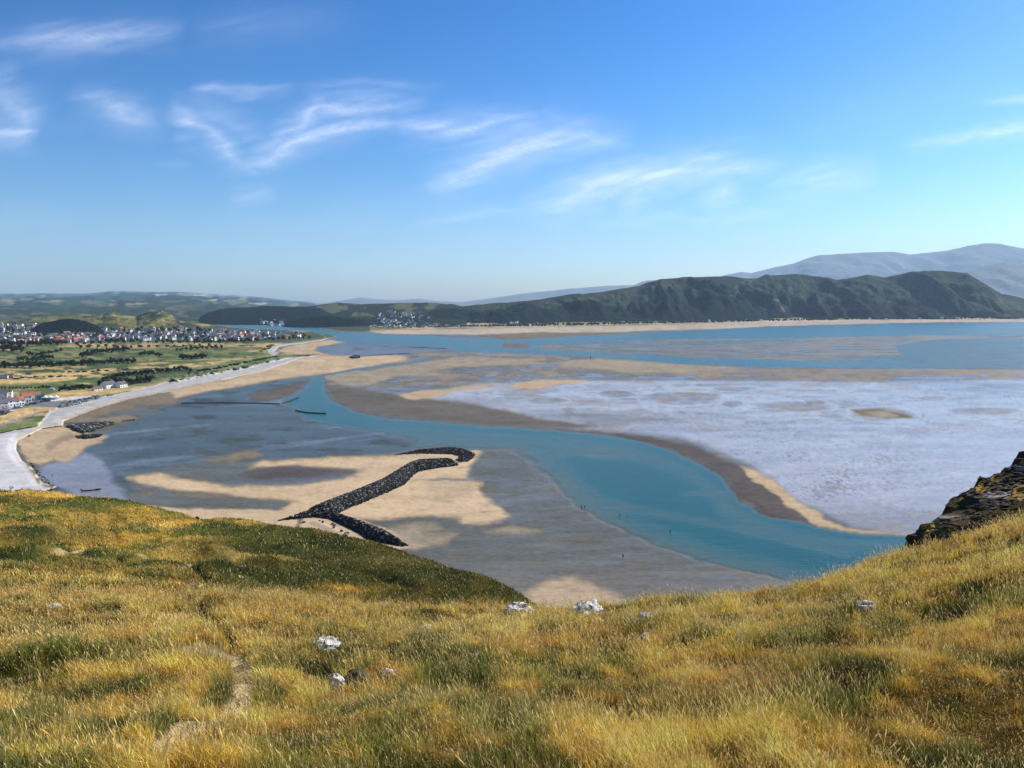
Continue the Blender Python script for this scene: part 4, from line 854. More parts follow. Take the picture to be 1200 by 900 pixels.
# ================================================================== TREES
t = NT('dark_foliage'); cc = t.attr('col', True); M_leaf = t.done(t.pbsdf(cc, 0.9, 0.1)); M_bark = simple('bark', (0.06,0.045,0.035), 0.9)
def crown_mesh(name, n, rx, rz, zc, leaf, seed, low=False):
    r = np.random.default_rng(seed); blobs = r.normal(size=(9, 3))*np.array([rx*0.42, rx*0.42, rz*0.38]); br = rx*(0.35+0.3*r.random(9))
    k = r.integers(0, 9, n); u = r.normal(size=(n, 3)); u /= np.linalg.norm(u, axis=1)[:, None]
    P_ = blobs[k]+u*(br[k]*(0.55+0.45*r.random(n)))[:, None]*np.array([1, 1, rz/rx*0.9]); P_[:, 2] += zc; P_[:, 2] = np.maximum(P_[:, 2], 0.15)
    a = r.normal(size=(n, 3)); a /= np.linalg.norm(a, axis=1)[:, None]; b = np.cross(a, r.normal(size=(n, 3))); b /= np.linalg.norm(b, axis=1)[:, None]
    s = leaf*(0.6+0.8*r.random((n, 1)))
    V_ = np.stack([P_-a*s, P_+b*s*0.8, P_+a*s, P_-b*s*0.8], 1).reshape(-1, 3)
    me = mesh_np(name, V_, [np.arange(4*n).reshape(n, 4)], smooth=False)
    g = (0.55+0.9*r.random(9))[k]*(0.7+0.6*r.random(n)); c = g[:, None]*np.array([0.036,0.050,0.022])
    set_col(me, 'col', np.repeat(c[:, None], 4, 1).reshape(-1, 3)); me.materials.append(M_leaf); return me
def trunk_mesh(h, r0):
    V_, Fq = [], []; b = 0
    def limb(p0, p1, ra, rb):
        nonlocal b
        d = (p1-p0).normalized(); u = d.orthogonal().normalized(); v_ = d.cross(u)
        for p_, r_ in ((p0, ra), (p1, rb)):
            for k in range(6): V_.append(p_+(u*math.cos(k*math.pi/3)+v_*math.sin(k*math.pi/3))*r_)
        for k in range(6): Fq.append([b+k, b+(k+1) % 6, b+6+(k+1) % 6, b+6+k])
        b += 12
    limb(Vector((0, 0, -0.5)), Vector((0.1, 0, h)), r0, r0*0.6)
    for k in range(4):
        a = k*1.7; limb(Vector((0.1, 0, h*0.8)), Vector((math.cos(a)*h*0.6, math.sin(a)*h*0.6, h*1.5)), r0*0.5, r0*0.2)
    me = mesh_np('trunk', np.array([v_[:] for v_ in V_]), [np.array(Fq)]); me.materials.append(M_bark); return me
TREES = []
for k, (rx, rz, zc) in enumerate([(4.2, 3.6, 5.2), (5.5, 3.4, 4.6), (3.2, 4.2, 5.8)]):
    TREES.append((crown_mesh('crown', 420, rx, rz, zc, 0.75, 700+k), trunk_mesh(2.6, 0.35)))
BUSH = [crown_mesh('foliage', 300, 3.2, 1.6, 1.3, 0.6, 720+k) for k in range(2)]
def put_tree(px, py, s, label, group, kind=0):
    P_ = land_pt(px, py)
    o = empty('tree', P_, random.random()*6.28); o.scale = (s,)*3; tag(o, label, 'tree', group)
    cm, tm = TREES[kind % 3]
    for nm, m in (('crown', cm), ('trunk', tm)):
        q = bpy.data.objects.new(nm, m); C.objects.link(q); q.parent = o
    return o
def put_bush(px, py, s, label, group, i=0, sx=1.0):
    o = bpy.data.objects.new('bush', BUSH[i % 2]); C.objects.link(o); o.location = land_pt(px, py); o.rotation_euler = (0, 0, random.random()*0.6)
    o.scale = (s*sx, s, s); tag(o, label, 'bush', group)
def along(pts, n, jx=1.0, jy=0.4):
    pts = np.array(pts, float); L = np.r_[0, np.cumsum(np.hypot(*(np.diff(pts, axis=0)*np.array([1, 3])).T))]
    for k in range(n):
        s = L[-1]*(k+0.5)/n; yield np.interp(s, L, pts[:, 0])+random.uniform(-jx, jx), np.interp(s, L, pts[:, 1])+random.uniform(-jy, jy)
ROWS = [ ([(-20,432),(10,431),(50,430),(85,428.5),(120,427),(160,425.5)], 42, 0.95, 'dark tree in the long unbroken hedge across the links', 'hedge trees across the links'),
 ([(-20,404),(20,406),(50,405),(80,403.5)], 18, 1.3, 'dark tree in the belt between the left town and the links', 'tree belt below the town'),
 ([(-20,410),(10,411),(25,413)], 12, 1.4, 'dark tree in the clump at the far left of the links', 'trees at the far left of the links'),
 ([(86,405),(130,402.5),(160,402),(220,402.5),(290,402.5)], 22, 0.9, 'tree in the thin line below the right half of the town', 'tree line below the right town'),
 ([(90,409),(125,407),(160,408),(205,407),(250,406)], 16, 0.8, 'tree in the middle line of the links behind the green fairway', 'middle tree line of the links'),
 ([(93,418),(100,418.5),(108,416),(118,414),(135,413),(150,411)], 14, 1.1, 'tree in the dark grove at the centre of the links', 'central grove of the links'),
 ([(162,417),(175,416.5),(190,417.5)], 8, 0.9, 'tree in the left small grove on the green fairway', 'left grove on the fairway'),
 ([(212,421),(225,421),(240,420)], 8, 0.9, 'tree in the right small grove on the green fairway', 'right grove on the fairway'),
 ([(205,412),(222,410),(240,409.5),(262,408)], 10, 0.8, 'tree in the dark line beyond the right fairway', 'far line beyond the fairway'),
 ([(20,423),(35,424),(55,421),(64,421)], 9, 0.85, 'scattered tree on the left fairway in front of the belt', 'scattered fairway trees'),
 ([(30,416),(45,418),(60,414),(75,412)], 9, 0.8, 'scattered tree on the left rough beyond the fairway', 'scattered rough trees'),
 ([(70,459),(80,457.5),(95,456),(108,455.5)], 14, 0.62, 'tree in the dark copse left of the white cottages', 'copse left of the cottages'),
 ([(118,454),(135,452),(150,450.5),(165,449),(178,447)], 20, 0.8, 'tree in the dark copse behind the white cottages', 'copse behind the cottages'),
 ([(120,447),(150,441),(180,438),(215,434),(225,437)], 22, 0.75, 'tree in the dark thicket behind the dunes', 'thicket behind the dunes'),
 ([(0,455.5),(30,455.3),(60,455)], 14, 0.35, 'small tree in the low hedge behind the seafront houses', 'hedge behind the seafront houses'),
 ([(318,399.5),(330,398.5),(350,397.5),(365,396.5)], 8, 0.9, 'tree on the low point near the estuary mouth', 'trees on the point')]
for pts, n, s, lab, grp in ROWS:
    for i, (x, y) in enumerate(along(pts, n)): put_tree(x, y, s*random.uniform(0.75, 1.25), lab, grp, i)
for pts, n, s, lab, grp in [([(60,437),(90,436),(130,434.5)], 8, 0.7, 'low gorse bush on the straw strip of the links', 'gorse bushes on the links'),
  ([(232,436),(255,432),(280,427),(300,423),(325,418)], 16, 0.8, 'low dune bush along the grassy crest behind the beach', 'dune bushes'),
  ([(305,412),(315,409),(318,404)], 6, 0.9, 'bush beside the far curve of pale shingle', 'bushes by the far shingle'),
  ([(5,445),(40,442.5),(90,441)], 10, 0.5, 'low bush on the straw field edge above the houses', 'bushes on the straw field')]:
    for i, (x, y) in enumerate(along(pts, n)): put_bush(x, y, s*random.uniform(0.7, 1.3), lab, grp, i, random.uniform(1, 1.8))
# woods between the town houses and on the far bank: far-off masses
def wood_mass(name, label, regions, seed, s0=1.0):
    r = np.random.default_rng(seed); Vs, Fs, Cs, b = [], [], [], 0
    for poly, n in regions:
        p0 = np.array(poly, float); k = 0
        while k < n:
            x = r.uniform(p0[:, 0].min(), p0[:, 0].max()); y = r.uniform(p0[:, 1].min(), p0[:, 1].max())
            if sdpoly(np.array([x]), np.array([y]), poly)[0] < 0: continue
            P_ = ground_pt(x, y); k += 1; v, f = IC1; s = s0*r.uniform(3.0, 6.5)
            vv_ = v*(1+0.35*(r.random((len(v), 1))-0.5))*np.array([s, s, s*0.9])+np.array(P_[:])+np.array([0, 0, s*0.6])
            Vs.append(vv_); Fs.append(f+b); b += len(v); Cs.append(np.repeat((np.array([0.032,0.045,0.022])*r.uniform(0.6, 1.3))[None], len(v), 0))
    me = mesh_np(name, np.concatenate(Vs), [np.concatenate(Fs)]); set_col(me, 'col', np.concatenate(Cs))
    return tag(link(name, me, M_leaf), label, 'trees', kind='stuff')
HF = {}
def ground_pt(px, py):           # land sheet, or the slope of the town hill above it
    if py > 388: return land_pt(px, py)
    if px < 250:
        t_ = (388-py)/14; Yd = 2250+t_*250; x, y, z = at_depth(px, py, Yd); return Vector((float(x), float(y), float(z)))
    Yd = 2900+max(0, (386-py))*60; x, y, z = at_depth(px, py, Yd); return Vector((float(x), float(y), float(z)))
TOWN_A = [(-30,381),(10,379),(40,380),(60,386),(100,390),(125,391),(125,399),(90,401),(40,404),(-30,402)]
TOWN_B = [(120,385),(200,384),(250,386),(300,387.5),(345,391),(360,394),(330,398),(280,401),(180,401),(120,400)]
FARB = [(425,381),(440,370),(470,368),(500,372),(520,382),(500,386),(440,387)]
wood_mass('town_woods', 'dark trees massed between the houses of the left town', [(TOWN_A, 300), (TOWN_B, 360)], 801)
wood_mass('far_bank_woods', 'dark trees massed between the houses on the far bank', [(FARB, 220), ([(430,386.5),(520,384.5),(640,382),(640,380.5),(520,383),(430,385.5)], 260), ([(640,381.5),(800,378.5),(1000,374.3),(1190,373.3),(1190,372.8),(1000,373.3),(800,377),(640,380)], 420)], 803)

# ================================================================== HOUSES
WALLS = [simple('white_render', (0.80,0.79,0.76), 0.8, 0.05, 0.5), simple('cream_render', (0.66,0.60,0.48), 0.8, 0.06, 0.5), simple('brick_wall', (0.33,0.17,0.12), 0.85, 0.15, 2), simple('grey_render', (0.42,0.42,0.42), 0.8, 0.08, 1)]
ROOFS = [simple('slate_roof', (0.10,0.10,0.12), 0.7, 0.2, 1), simple('tile_roof', (0.36,0.14,0.09), 0.8, 0.2, 1), simple('brown_roof', (0.17,0.11,0.09), 0.8, 0.2, 1)]
M_glass = simple('dark_window', (0.03,0.04,0.05), 0.15, 0.2, 1, 0.6); M_door = simple('painted_door', (0.12,0.06,0.05), 0.5); M_frame = simple('white_frame', (0.78,0.78,0.76), 0.6, 0.05)
def house_geo(w_, d_, h_, r_, chim=True):
    body = [[-w_/2,-d_/2,-3],[w_/2,-d_/2,-3],[w_/2,d_/2,-3],[-w_/2,d_/2,-3],[-w_/2,-d_/2,h_],[w_/2,-d_/2,h_],[w_/2,d_/2,h_],[-w_/2,d_/2,h_],[-w_/2,0,h_+r_-0.1],[w_/2,0,h_+r_-0.1]]
    bf4 = [[0,1,5,4],[2,3,7,6]]; bf5 = [[1,2,6,9,5],[3,0,4,8,7]]
    e = 0.35; k = r_/(d_/2)
    rf = [[-w_/2-e,-d_/2-e,h_-e*k],[w_/2+e,-d_/2-e,h_-e*k],[w_/2+e,0,h_+r_],[-w_/2-e,0,h_+r_],[w_/2+e,d_/2+e,h_-e*k],[-w_/2-e,d_/2+e,h_-e*k]]
    rf += [[a, b, c-0.22] for a, b, c in rf]
    rff = [[0,1,2,3],[3,2,4,5],[7,6,9,8],[8,9,11,10],[0,6,7,1],[4,10,11,5],[1,7,8,2],[2,8,10,4],[3,9,6,0],[5,11,9,3]]
    return body, bf4, bf5, rf, rff
def far_house_mesh(w_, d_, h_, r_, wm, rm):
    body, bf4, bf5, rf, rff = house_geo(w_, d_, h_, r_)
    nb_ = len(body); ch = boxv(w_*0.3, 0, h_+r_+0.2, 0.9, 0.7, 1.6)
    wn = [boxv(x, -d_/2-0.02, z, 1.3, 0.12, 1.2) for x in (-w_*0.28, w_*0.28) for z in ((1.5, 4.0) if h_ > 4 else (1.4,))]
    Vv = np.concatenate([np.array(body), np.array(rf), ch]+wn)
    f4 = np.array(bf4); fr_ = np.array(rff)+nb_; fc_ = BF+nb_+len(rf); fw2 = np.concatenate([BF+nb_+len(rf)+8+8*i for i in range(len(wn))])
    F4 = np.concatenate([f4, fr_, fc_, fw2]); F5 = np.array(bf5)
    mi = [0]*len(f4)+[1]*len(fr_)+[0]*len(fc_)+[2]*len(fw2)+[0]*len(F5)
    me = mesh_np('house', Vv, [F4, F5], mi, smooth=False)
    for m in (wm, rm, M_glass): me.materials.append(m)
    return me
HM = {}
for wi in range(4):
    for ri in range(3):
        for si, (a, b, c, d) in enumerate([(11, 8, 5.2, 2.8), (15, 8, 5.4, 2.6), (9, 7.5, 3.0, 2.8)]): HM[(wi, ri, si)] = far_house_mesh(a, b, c, d, WALLS[wi], ROOFS[ri])
wn_ = ['white', 'cream', 'red brick', 'grey']; rn_ = ['slate', 'red tiled', 'brown']
def pick(weights): return random.choices(range(len(weights)), weights)[0]
def rand_in(poly):
    p0 = np.array(poly)
    while True:
        x = random.uniform(p0[:, 0].min(), p0[:, 0].max()); y = random.uniform(p0[:, 1].min(), p0[:, 1].max())
        if sdpoly(np.array([x]), np.array([y]), poly)[0] > 0: return x, y
def scatter_houses(poly, n, where, wts, rts, mind=2.3, upz=1.5):
    pts = []; tries = 0
    while len(pts) < n and tries < n*40:
        tries += 1; x, y = rand_in(poly)
        if all((x-a)**2+((y-b)*2.2)**2 > mind**2 for a, b in pts): pts.append((x, y))
    for x, y in pts:
        wi, ri, si = pick(wts), pick(rts), pick([5, 2, 3]); o = bpy.data.objects.new('house', HM[(wi, ri, si)]); C.objects.link(o)
        P_ = ground_pt(x, y); o.location = P_+Vector((0, 0, upz)); o.rotation_euler = (0, 0, random.choice([0.3, 0.3+math.pi/2, -0.4, 1.0])+random.uniform(-0.25, 0.25)+math.atan2(P_.x, -P_.y)*0)
        s = random.uniform(0.8, 1.15); o.scale = (s, s, s)
        tag(o, f'tiny {wn_[wi]} {rn_[ri]} roofed house {where}', 'house', f'{wn_[wi]} {rn_[ri]} houses {where}')
TA1 = [(-30,383),(10,380),(40,381),(58,387),(60,399),(30,402),(-30,401)]
TA2 = [(60,389),(100,392),(125,393),(125,399),(90,401),(60,400)]
scatter_houses(TA1, 85, 'in the upper left part of the left town', [7, 2, 1, 1], [4, 2, 2], 2.6)
scatter_houses(TA2, 36, 'in the left town below the wooded mound', [5, 3, 2, 1], [2, 4, 1], 3.0)
scatter_houses([(22,398),(90,397),(90,401.5),(60,402.5),(22,403.5)], 16, 'in the bottom row of the left town', [4, 3, 4, 0], [1, 6, 1], 3.4)
scatter_houses([(120,387),(200,386),(250,388),(250,400),(180,400.5),(120,399.5)], 84, 'in the left town right of the mound', [8, 1, 1, 1], [5, 1, 2], 3.0)
scatter_houses([(250,388),(300,389),(345,392),(358,394.5),(330,397.5),(280,400.5),(250,400)], 56, 'on the right point of the left town', [7, 1, 2, 1], [4, 2, 2], 3.2)
def houses_mass(name, label, regs, seed):
    random.seed(seed); Vs, Fs, F5s, mi4, mi5, b = [], [], [], [], [], 0
    for poly, n in regs:
        for _ in range(n):
            x, y = rand_in(poly)
            P_ = ground_pt(x, y); a = random.uniform(-0.6, 0.9); s = random.uniform(0.6, 1.1)
            body, bf4, bf5, rf, rff = house_geo(13, 8, 4.5, 2.5)
            q = np.concatenate([np.array(body), np.array(rf)])*s; c_, s_ = math.cos(a), math.sin(a)
            q = np.stack([q[:, 0]*c_-q[:, 1]*s_+P_.x, q[:, 0]*s_+q[:, 1]*c_+P_.y, q[:, 2]+P_.z+3], -1)
            Vs.append(q); Fs.append(np.concatenate([np.array(bf4), np.array(rff)+10])+b); mi4 += [0]*2+[1]*len(rff); F5s.append(np.array(bf5)+b); mi5 += [0, 0]; b += len(q)
    me = mesh_np(name, np.concatenate(Vs), [np.concatenate(Fs), np.concatenate(F5s)], mi4+mi5, smooth=False)
    return tag(link(name, me, [WALLS[0], ROOFS[0]]), label, 'houses', kind='stuff')
houses_mass('far_bank_houses', 'countless tiny pale houses of the towns on the far bank', [([(430,384),(450,377),(480,376),(515,381),(510,386),(440,387)], 60), ([(425,372),(460,365),(500,368),(505,376),(450,377)], 45), ([(420,387),(455,385.5),(455,387.3),(425,388.3)], 20), ([(455,386),(540,383.5),(640,381.5),(640,380.5),(540,382),(455,384.5)], 30), ([(593,379),(606,378.6),(606,379.6),(593,380)], 5), ([(640,381),(800,377.5),(1190,373.2),(1190,372.7),(800,376.7),(640,380)], 16), ([(305,376),(340,374),(330,382),(305,383)], 22)], 5)
houses_mass('town_house_rows', 'countless more tiny pale houses packed through the left town', [(TA1, 60), (TA2, 20), ([(120,387),(200,386),(250,388),(250,400),(180,400.5),(120,399.5)], 60), ([(250,388),(300,389),(345,392),(358,394.5),(330,397.5),(280,400.5),(250,400)], 40)], 9)
random.seed(11)
# nearer houses with parts
def near_house(px, py, w_, d_, h_, r_, rz, wm, rm, label, cat='house', group='seafront houses', gables=True):
    P_ = land_pt(px, py); root = empty('house', P_, rz); tag(root, label, cat, group)
    body, bf4, bf5, rf, rff = house_geo(w_, d_, h_, r_)
    link('wall', mesh_np('wall', np.array(body), [np.array(bf4), np.array(bf5)], smooth=False), wm, root)
    ro = link('roof', mesh_np('roof', np.array(rf), [np.array(rff)], smooth=False), rm, root)
    boxes('chimney', [boxv(w_*0.32, 0, h_+r_+0.3, 0.9, 0.8, 1.7), boxv(w_*0.32-0.2, 0, h_+r_+1.35, 0.22, 0.22, 0.4), boxv(w_*0.32+0.2, 0, h_+r_+1.35, 0.22, 0.22, 0.4)], WALLS[2], ro)
    zs = (1.5, 4.1) if h_ > 4.2 else (1.5,)
    for z in zs:
        for x in (-w_*0.3, w_*0.3):
            for sy in (-1, 1):
                f = boxes('window', [boxv(x, sy*(d_/2+0.03), z, 1.7, 0.1, 1.35)], M_frame, root); boxes('pane', [boxv(x-0.38, sy*(d_/2+0.1), z, 0.66, 0.06, 1.1), boxv(x+0.38, sy*(d_/2+0.1), z, 0.66, 0.06, 1.1)], M_glass, f)
        f = boxes('window', [boxv(w_/2+0.03, 0, z+0.3, 0.1, 1.3, 1.2)], M_frame, root); boxes('pane', [boxv(w_/2+0.1, 0, z+0.3, 0.06, 1.05, 1.0)], M_glass, f)
    boxes('door', [boxv(0, -d_/2-0.04, 1.05, 1.0, 0.1, 2.1), boxv(0.35, -d_/2-0.12, 1.05, 0.08, 0.08, 0.08)], M_door, root)
    return root
NH = [(3,467.5,9,8,6.2,2.6,0.5,0,0,'tall white house at the far left edge behind the seafront row'),(10,466,7,7,6.2,2.0,0.4,0,0,'white house with dark windows behind the seafront row'),
 (1,478.5,9,8,5.2,2.8,1.0,3,0,'dark roofed house at the left edge beside the car park'),(7,476.5,9,8,5.2,2.8,1.0,0,0,'white gabled slate house second from the left by the car park'),
 (15,475.5,9,8,4.8,3.0,0.9,0,2,'white brown roofed house third from the left by the car park'),(22,474.5,8,8,5.2,3.0,0.9,0,1,'small white red roofed house in the middle of the seafront row'),
 (31,470.5,8,8,5.6,3.0,0.75,0,1,'white red roofed house left of the long white one'),(38.5,468.8,13,8,5.6,3.0,0.55,0,1,'long white red roofed house at the right of the seafront row')]
for a in NH:
    near_house(a[0], a[1], a[2], a[3], a[4], a[5], a[6], WALLS[a[7]], ROOFS[a[8]], a[9])
M_teal = simple('teal_cladding', (0.04,0.22,0.27), 0.6)
near_house(48, 468.2, 8, 7, 4.4, 0.8, 0.3, M_teal, ROOFS[0], 'low teal clad building at the right end of the seafront row', 'building')
near_house(127, 454.5, 15, 9, 4.2, 3.4, 1.3, WALLS[0], ROOFS[0], 'left white gabled cottage with grey roof in the dark copse', 'house', 'cottages in the copse')
near_house(142, 454.0, 10, 8, 4.0, 3.0, 1.2, WALLS[0], ROOFS[0], 'right white gabled cottage in the dark copse', 'house', 'cottages in the copse')
near_house(114, 457.2, 10, 5, 2.3, 1.4, 1.1, WALLS[0], ROOFS[2], 'small low white hut left of the copse cottages', 'hut', 'cottages in the copse')
near_house(3, 444, 12, 8, 3.4, 2.0, 0.3, WALLS[3], ROOFS[0], 'grey low building on the straw field at the left edge', 'building', 'buildings on the straw field')
near_house(11, 443, 9, 8, 3.4, 2.0, 0.4, WALLS[2], ROOFS[0], 'brick low building right of the grey one on the straw field', 'building', 'buildings on the straw field')
# white canopy pavilion
P_ = land_pt(59, 468.3); root = empty('pavilion', P_, 0.2); tag(root, 'low white canopied pavilion beside the teal building', 'pavilion')
M_can = simple('white_canvas', (0.82,0.83,0.85), 0.7, 0.04)
vv_, ff_ = [], []
for k in range(3):
    cx = -5+k*5; b = len(vv_); vv_ += [[cx-2.5,-2.5,2.3],[cx+2.5,-2.5,2.3],[cx+2.5,2.5,2.3],[cx-2.5,2.5,2.3],[cx,0,4.3]]; ff_ += [[b,b+1,b+4],[b+1,b+2,b+4],[b+2,b+3,b+4],[b+3,b,b+4]]
link('canopy', mesh_np('canopy', np.array(vv_), [np.array(ff_)], smooth=False), M_can, root)
boxes('side_wall', [boxv(0, 2.2, 1.1, 14.5, 0.15, 2.2), boxv(-7.2, 0, 1.1, 0.15, 4.4, 2.2)], M_can, root)
for k in range(4): boxes('post', [boxv(-7.3+k*4.87, -2.4, 1.15, 0.15, 0.15, 2.3)], M_frame, root)

# ================================================================== CARS
M_tyre = simple('tyre', (0.02,0.02,0.02), 0.8)
CARC = {'white': (0.75,0.75,0.75), 'silver': (0.4,0.42,0.44), 'black': (0.015,0.015,0.018), 'dark blue': (0.02,0.04,0.10), 'red': (0.28,0.02,0.02), 'grey': (0.13,0.14,0.15)}
def extr(profile, y0, y1, taper=0.0):
    n = len(profile); V_ = [[x*(1), y0+ (taper*(z-0.9) if z > 0.9 else 0), z] for x, z in profile]+[[x, y1-(taper*(z-0.9) if z > 0.9 else 0), z] for x, z in profile]
    q = np.array([[i, (i+1) % n, n+(i+1) % n, n+i] for i in range(n)]); caps = np.array([list(range(n))[::-1], list(range(n, 2*n))])
    return np.array(V_), q, caps
bodyV, bq, bc_ = extr([(-2.15,0.35),(-2.2,0.75),(-2.0,0.95),(-1.3,1.0),(1.0,0.98),(1.9,0.86),(2.15,0.65),(2.15,0.35)], -0.88, 0.88)
cabV, cq, cc_ = extr([(-1.75,0.97),(-1.3,1.38),(-0.6,1.47),(0.3,1.43),(1.05,0.96)], -0.80, 0.80, 0.3)
roofV, rq, rc_ = extr([(-1.3,1.40),(-0.6,1.50),(0.3,1.46),(0.3,1.42),(-0.6,1.46)], -0.64, 0.64)
def wheel_mesh():
    V_ = []; n = 12
    for y in (-0.1, 0.1):
        for k in range(n): V_.append([0.33*math.cos(k*2*math.pi/n), y, 0.33*math.sin(k*2*math.pi/n)])
    q = np.array([[k, (k+1) % n, n+(k+1) % n, n+k] for k in range(n)]); caps = np.array([list(range(n))[::-1], list(range(n, 2*n))])
    me = mesh_np('wheel', np.array(V_), [q, caps], smooth=False); me.materials.append(M_tyre); return me
WM = wheel_mesh(); cabM = mesh_np('window', cabV, [cq, cc_], smooth=False); cabM.materials.append(M_glass)
CM = {}
for cn, cv in CARC.items():
    mt = simple('car_paint_'+cn.replace(' ', '_'), cv, 0.3, 0.03, 1, 0.6)
    a = mesh_np('body', bodyV, [bq, bc_], smooth=False); a.materials.append(mt); b = mesh_np('roof', roofV, [rq, rc_], smooth=False); b.materials.append(mt)
    root = empty('parked_car', (0, 0, 0))
    for nm, m in (('body', a), ('window', cabM), ('roof', b)):
        q = bpy.data.objects.new(nm, m); C.objects.link(q); q.parent = root
    for x in (-1.35, 1.35):
        for y in (-0.8, 0.8):
            q = bpy.data.objects.new('wheel', WM); C.objects.link(q); q.parent = root; q.location = (x, y, 0.33)
    CM[cn] = root
used = set()
ordn = ['first','second','third','fourth','fifth','sixth','seventh','eighth','ninth','tenth','eleventh','twelfth','thirteenth','fourteenth','fifteenth','sixteenth','seventeenth']
ROWA = [(2,483.5),(4,486),(8,480.5),(12,479),(9,484),(14,482),(17,478.5),(24,477.2),(27,476.6),(31,475.6),(37.5,474),(41.5,473.6),(43,472.2),(49,471.4),(53,470.6),(56.5,470)]
ROWB = [(70.5,476.2),(74.7,473),(79,474.6),(82,471.6),(85.5,474.4),(88,471),(91,472.2),(94,469.2),(97,470.6),(99.5,468.6),(101,470.4),(105,467.5),(110.5,465.2),(114.5,464.8),(113,467.4)]
for row, where, grp, az in ((ROWA, 'car from the left beside the seafront houses', 'cars beside the seafront houses', 0.9), (ROWB, 'car from the left along the shingle edge of the car park', 'cars along the shingle edge', 0.5)):
    for i, (x, y) in enumerate(sorted(row)):
        cn = random.choices(list(CARC), [2, 3, 6, 4, 1, 3])[0]
        o = CM[cn] if cn not in used else copy_tree(CM[cn]); used.add(cn)
        o.location = land_pt(x, y)+Vector((0, 0, 0.05)); o.rotation_euler = (0, 0, az+random.uniform(-0.15, 0.15)+(math.pi/2 if random.random() < 0.4 else 0)); o.scale = (1.15,)*3
        tag(o, f'{cn} {ordn[i]} {where}', 'car', grp)
for cn, r_ in CM.items():
    if cn not in used:
        for ch in list(r_.children): bpy.data.objects.remove(ch)
        bpy.data.objects.remove(r_)
# two white vans on the lane
for i, (x, y, lab) in enumerate([(61, 457.2, 'left one of two white vans on the lane behind the houses'), (70, 457.0, 'right one of two white vans on the lane behind the houses')]):
    root = empty('van', land_pt(x, y), 0.2); tag(root, lab, 'van', 'vans on the lane')
    v_, q_, c_ = extr([(-2.6,0.4),(-2.6,2.2),(-2.3,2.35),(1.2,2.35),(1.9,1.35),(2.6,1.15),(2.65,0.4)], -0.98, 0.98); link('body', mesh_np('body', v_, [q_, c_], smooth=False), WALLS[0], root)
    boxes('windscreen', [boxv(1.62, 0, 1.8, 0.5, 1.6, 0.6)], M_glass, root)
    for x_ in (-1.7, 1.7):
        for y_ in (-0.9, 0.9): q = bpy.data.objects.new('wheel', WM); C.objects.link(q); q.parent = root; q.location = (x_, y_, 0.33)

# ================================================================== PEOPLE
def person_mesh(name, top, legs, pose=0.0, bend=0.0):
    import bmesh
    J = {'pel': (0,0,0.95), 'bel': (0.02+bend*.1,0,1.10), 'chest': (0.02+bend*.3,0,1.32), 'neck': (0.02+bend*.38,0,1.47), 'head': (0.05+bend*.45,0,1.62), 'crown': (0.04+bend*.45,0,1.74),
         'lh': (0,0.1,0.90), 'lk': (0.10+pose*.2,0.11,0.50), 'la': (0.02+pose*.1,0.12,0.09), 'lt': (0.18+pose*.1,0.13,0.04), 'rh': (0,-0.1,0.90), 'rk': (0.02-pose*.1,-0.11,0.50), 'ra': (-0.12-pose*.2,-0.12,0.09), 'rt': (0.04-pose*.2,-0.13,0.04),
         'ls': (0.02+bend*.3,0.19,1.38), 'le': (-0.02+bend*.3,0.26,1.10), 'lw': (0.10+bend*.3,0.27,0.86), 'lf': (0.12+bend*.3,0.27,0.77), 'rs': (0.02+bend*.3,-0.19,1.38), 're': (0.0+bend*.3,-0.26,1.10), 'rw': (0.14+bend*.3,-0.25,0.88), 'rf': (0.18+bend*.3,-0.25,0.80)}
    R = {'pel': .15, 'bel': .13, 'chest': .16, 'neck': .06, 'head': .105, 'crown': .08, 'lh': .095, 'rh': .095, 'lk': .065, 'rk': .065, 'la': .045, 'ra': .045, 'lt': .04, 'rt': .04, 'ls': .065, 'rs': .065, 'le': .048, 're': .048, 'lw': .034, 'rw': .034, 'lf': .04, 'rf': .04}
    E = [('pel','bel'),('bel','chest'),('chest','neck'),('neck','head'),('head','crown'),('pel','lh'),('lh','lk'),('lk','la'),('la','lt'),('pel','rh'),('rh','rk'),('rk','ra'),('ra','rt'),('chest','ls'),('ls','le'),('le','lw'),('lw','lf'),('chest','rs'),('rs','re'),('re','rw'),('rw','rf')]
    ks = list(J); me = bpy.data.meshes.new(name); me.from_pydata([J[k] for k in ks], [(ks.index(a), ks.index(b)) for a, b in E], [])
    o = bpy.data.objects.new(name, me); C.objects.link(o); sk = o.modifiers.new('s', 'SKIN')
    for i, k in enumerate(ks): me.skin_vertices[0].data[i].radius = (R[k], R[k])
    me.skin_vertices[0].data[0].use_root = True; ssf = o.modifiers.new('u', 'SUBSURF'); ssf.levels = 1
    dg = bpy.context.evaluated_depsgraph_get(); m2 = bpy.data.meshes.new_from_object(o.evaluated_get(dg)); bpy.data.objects.remove(o)
    for m in (M_skin, top, legs, M_hair): m2.materials.append(m)
    for p_ in m2.polygons:
        z = p_.center.z; y = abs(p_.center.y)
        p_.material_index = 3 if z > 1.66 else 0 if z > 1.45 else (0 if (y > 0.21 and z < 1.2) else 1 if z > 0.97 else 2 if z > 0.45 else 0)
    return m2
M_skin = simple('skin', (0.45,0.28,0.2), 0.6, 0.05); M_hair = simple('hair', (0.03,0.02,0.015), 0.7); M_navy = simple('navy_cloth', (0.015,0.02,0.04), 0.9); M_blk = simple('black_cloth', (0.012,0.012,0.014), 0.9); M_wht = simple('white_cloth', (0.7,0.7,0.7), 0.9); M_redc = simple('red_cloth', (0.30,0.03,0.03), 0.9)
PM_ = [person_mesh('person', M_blk, M_navy), person_mesh('person', M_wht, M_navy, 0.6), person_mesh('person', M_navy, M_blk, 0.4, 0.5)]
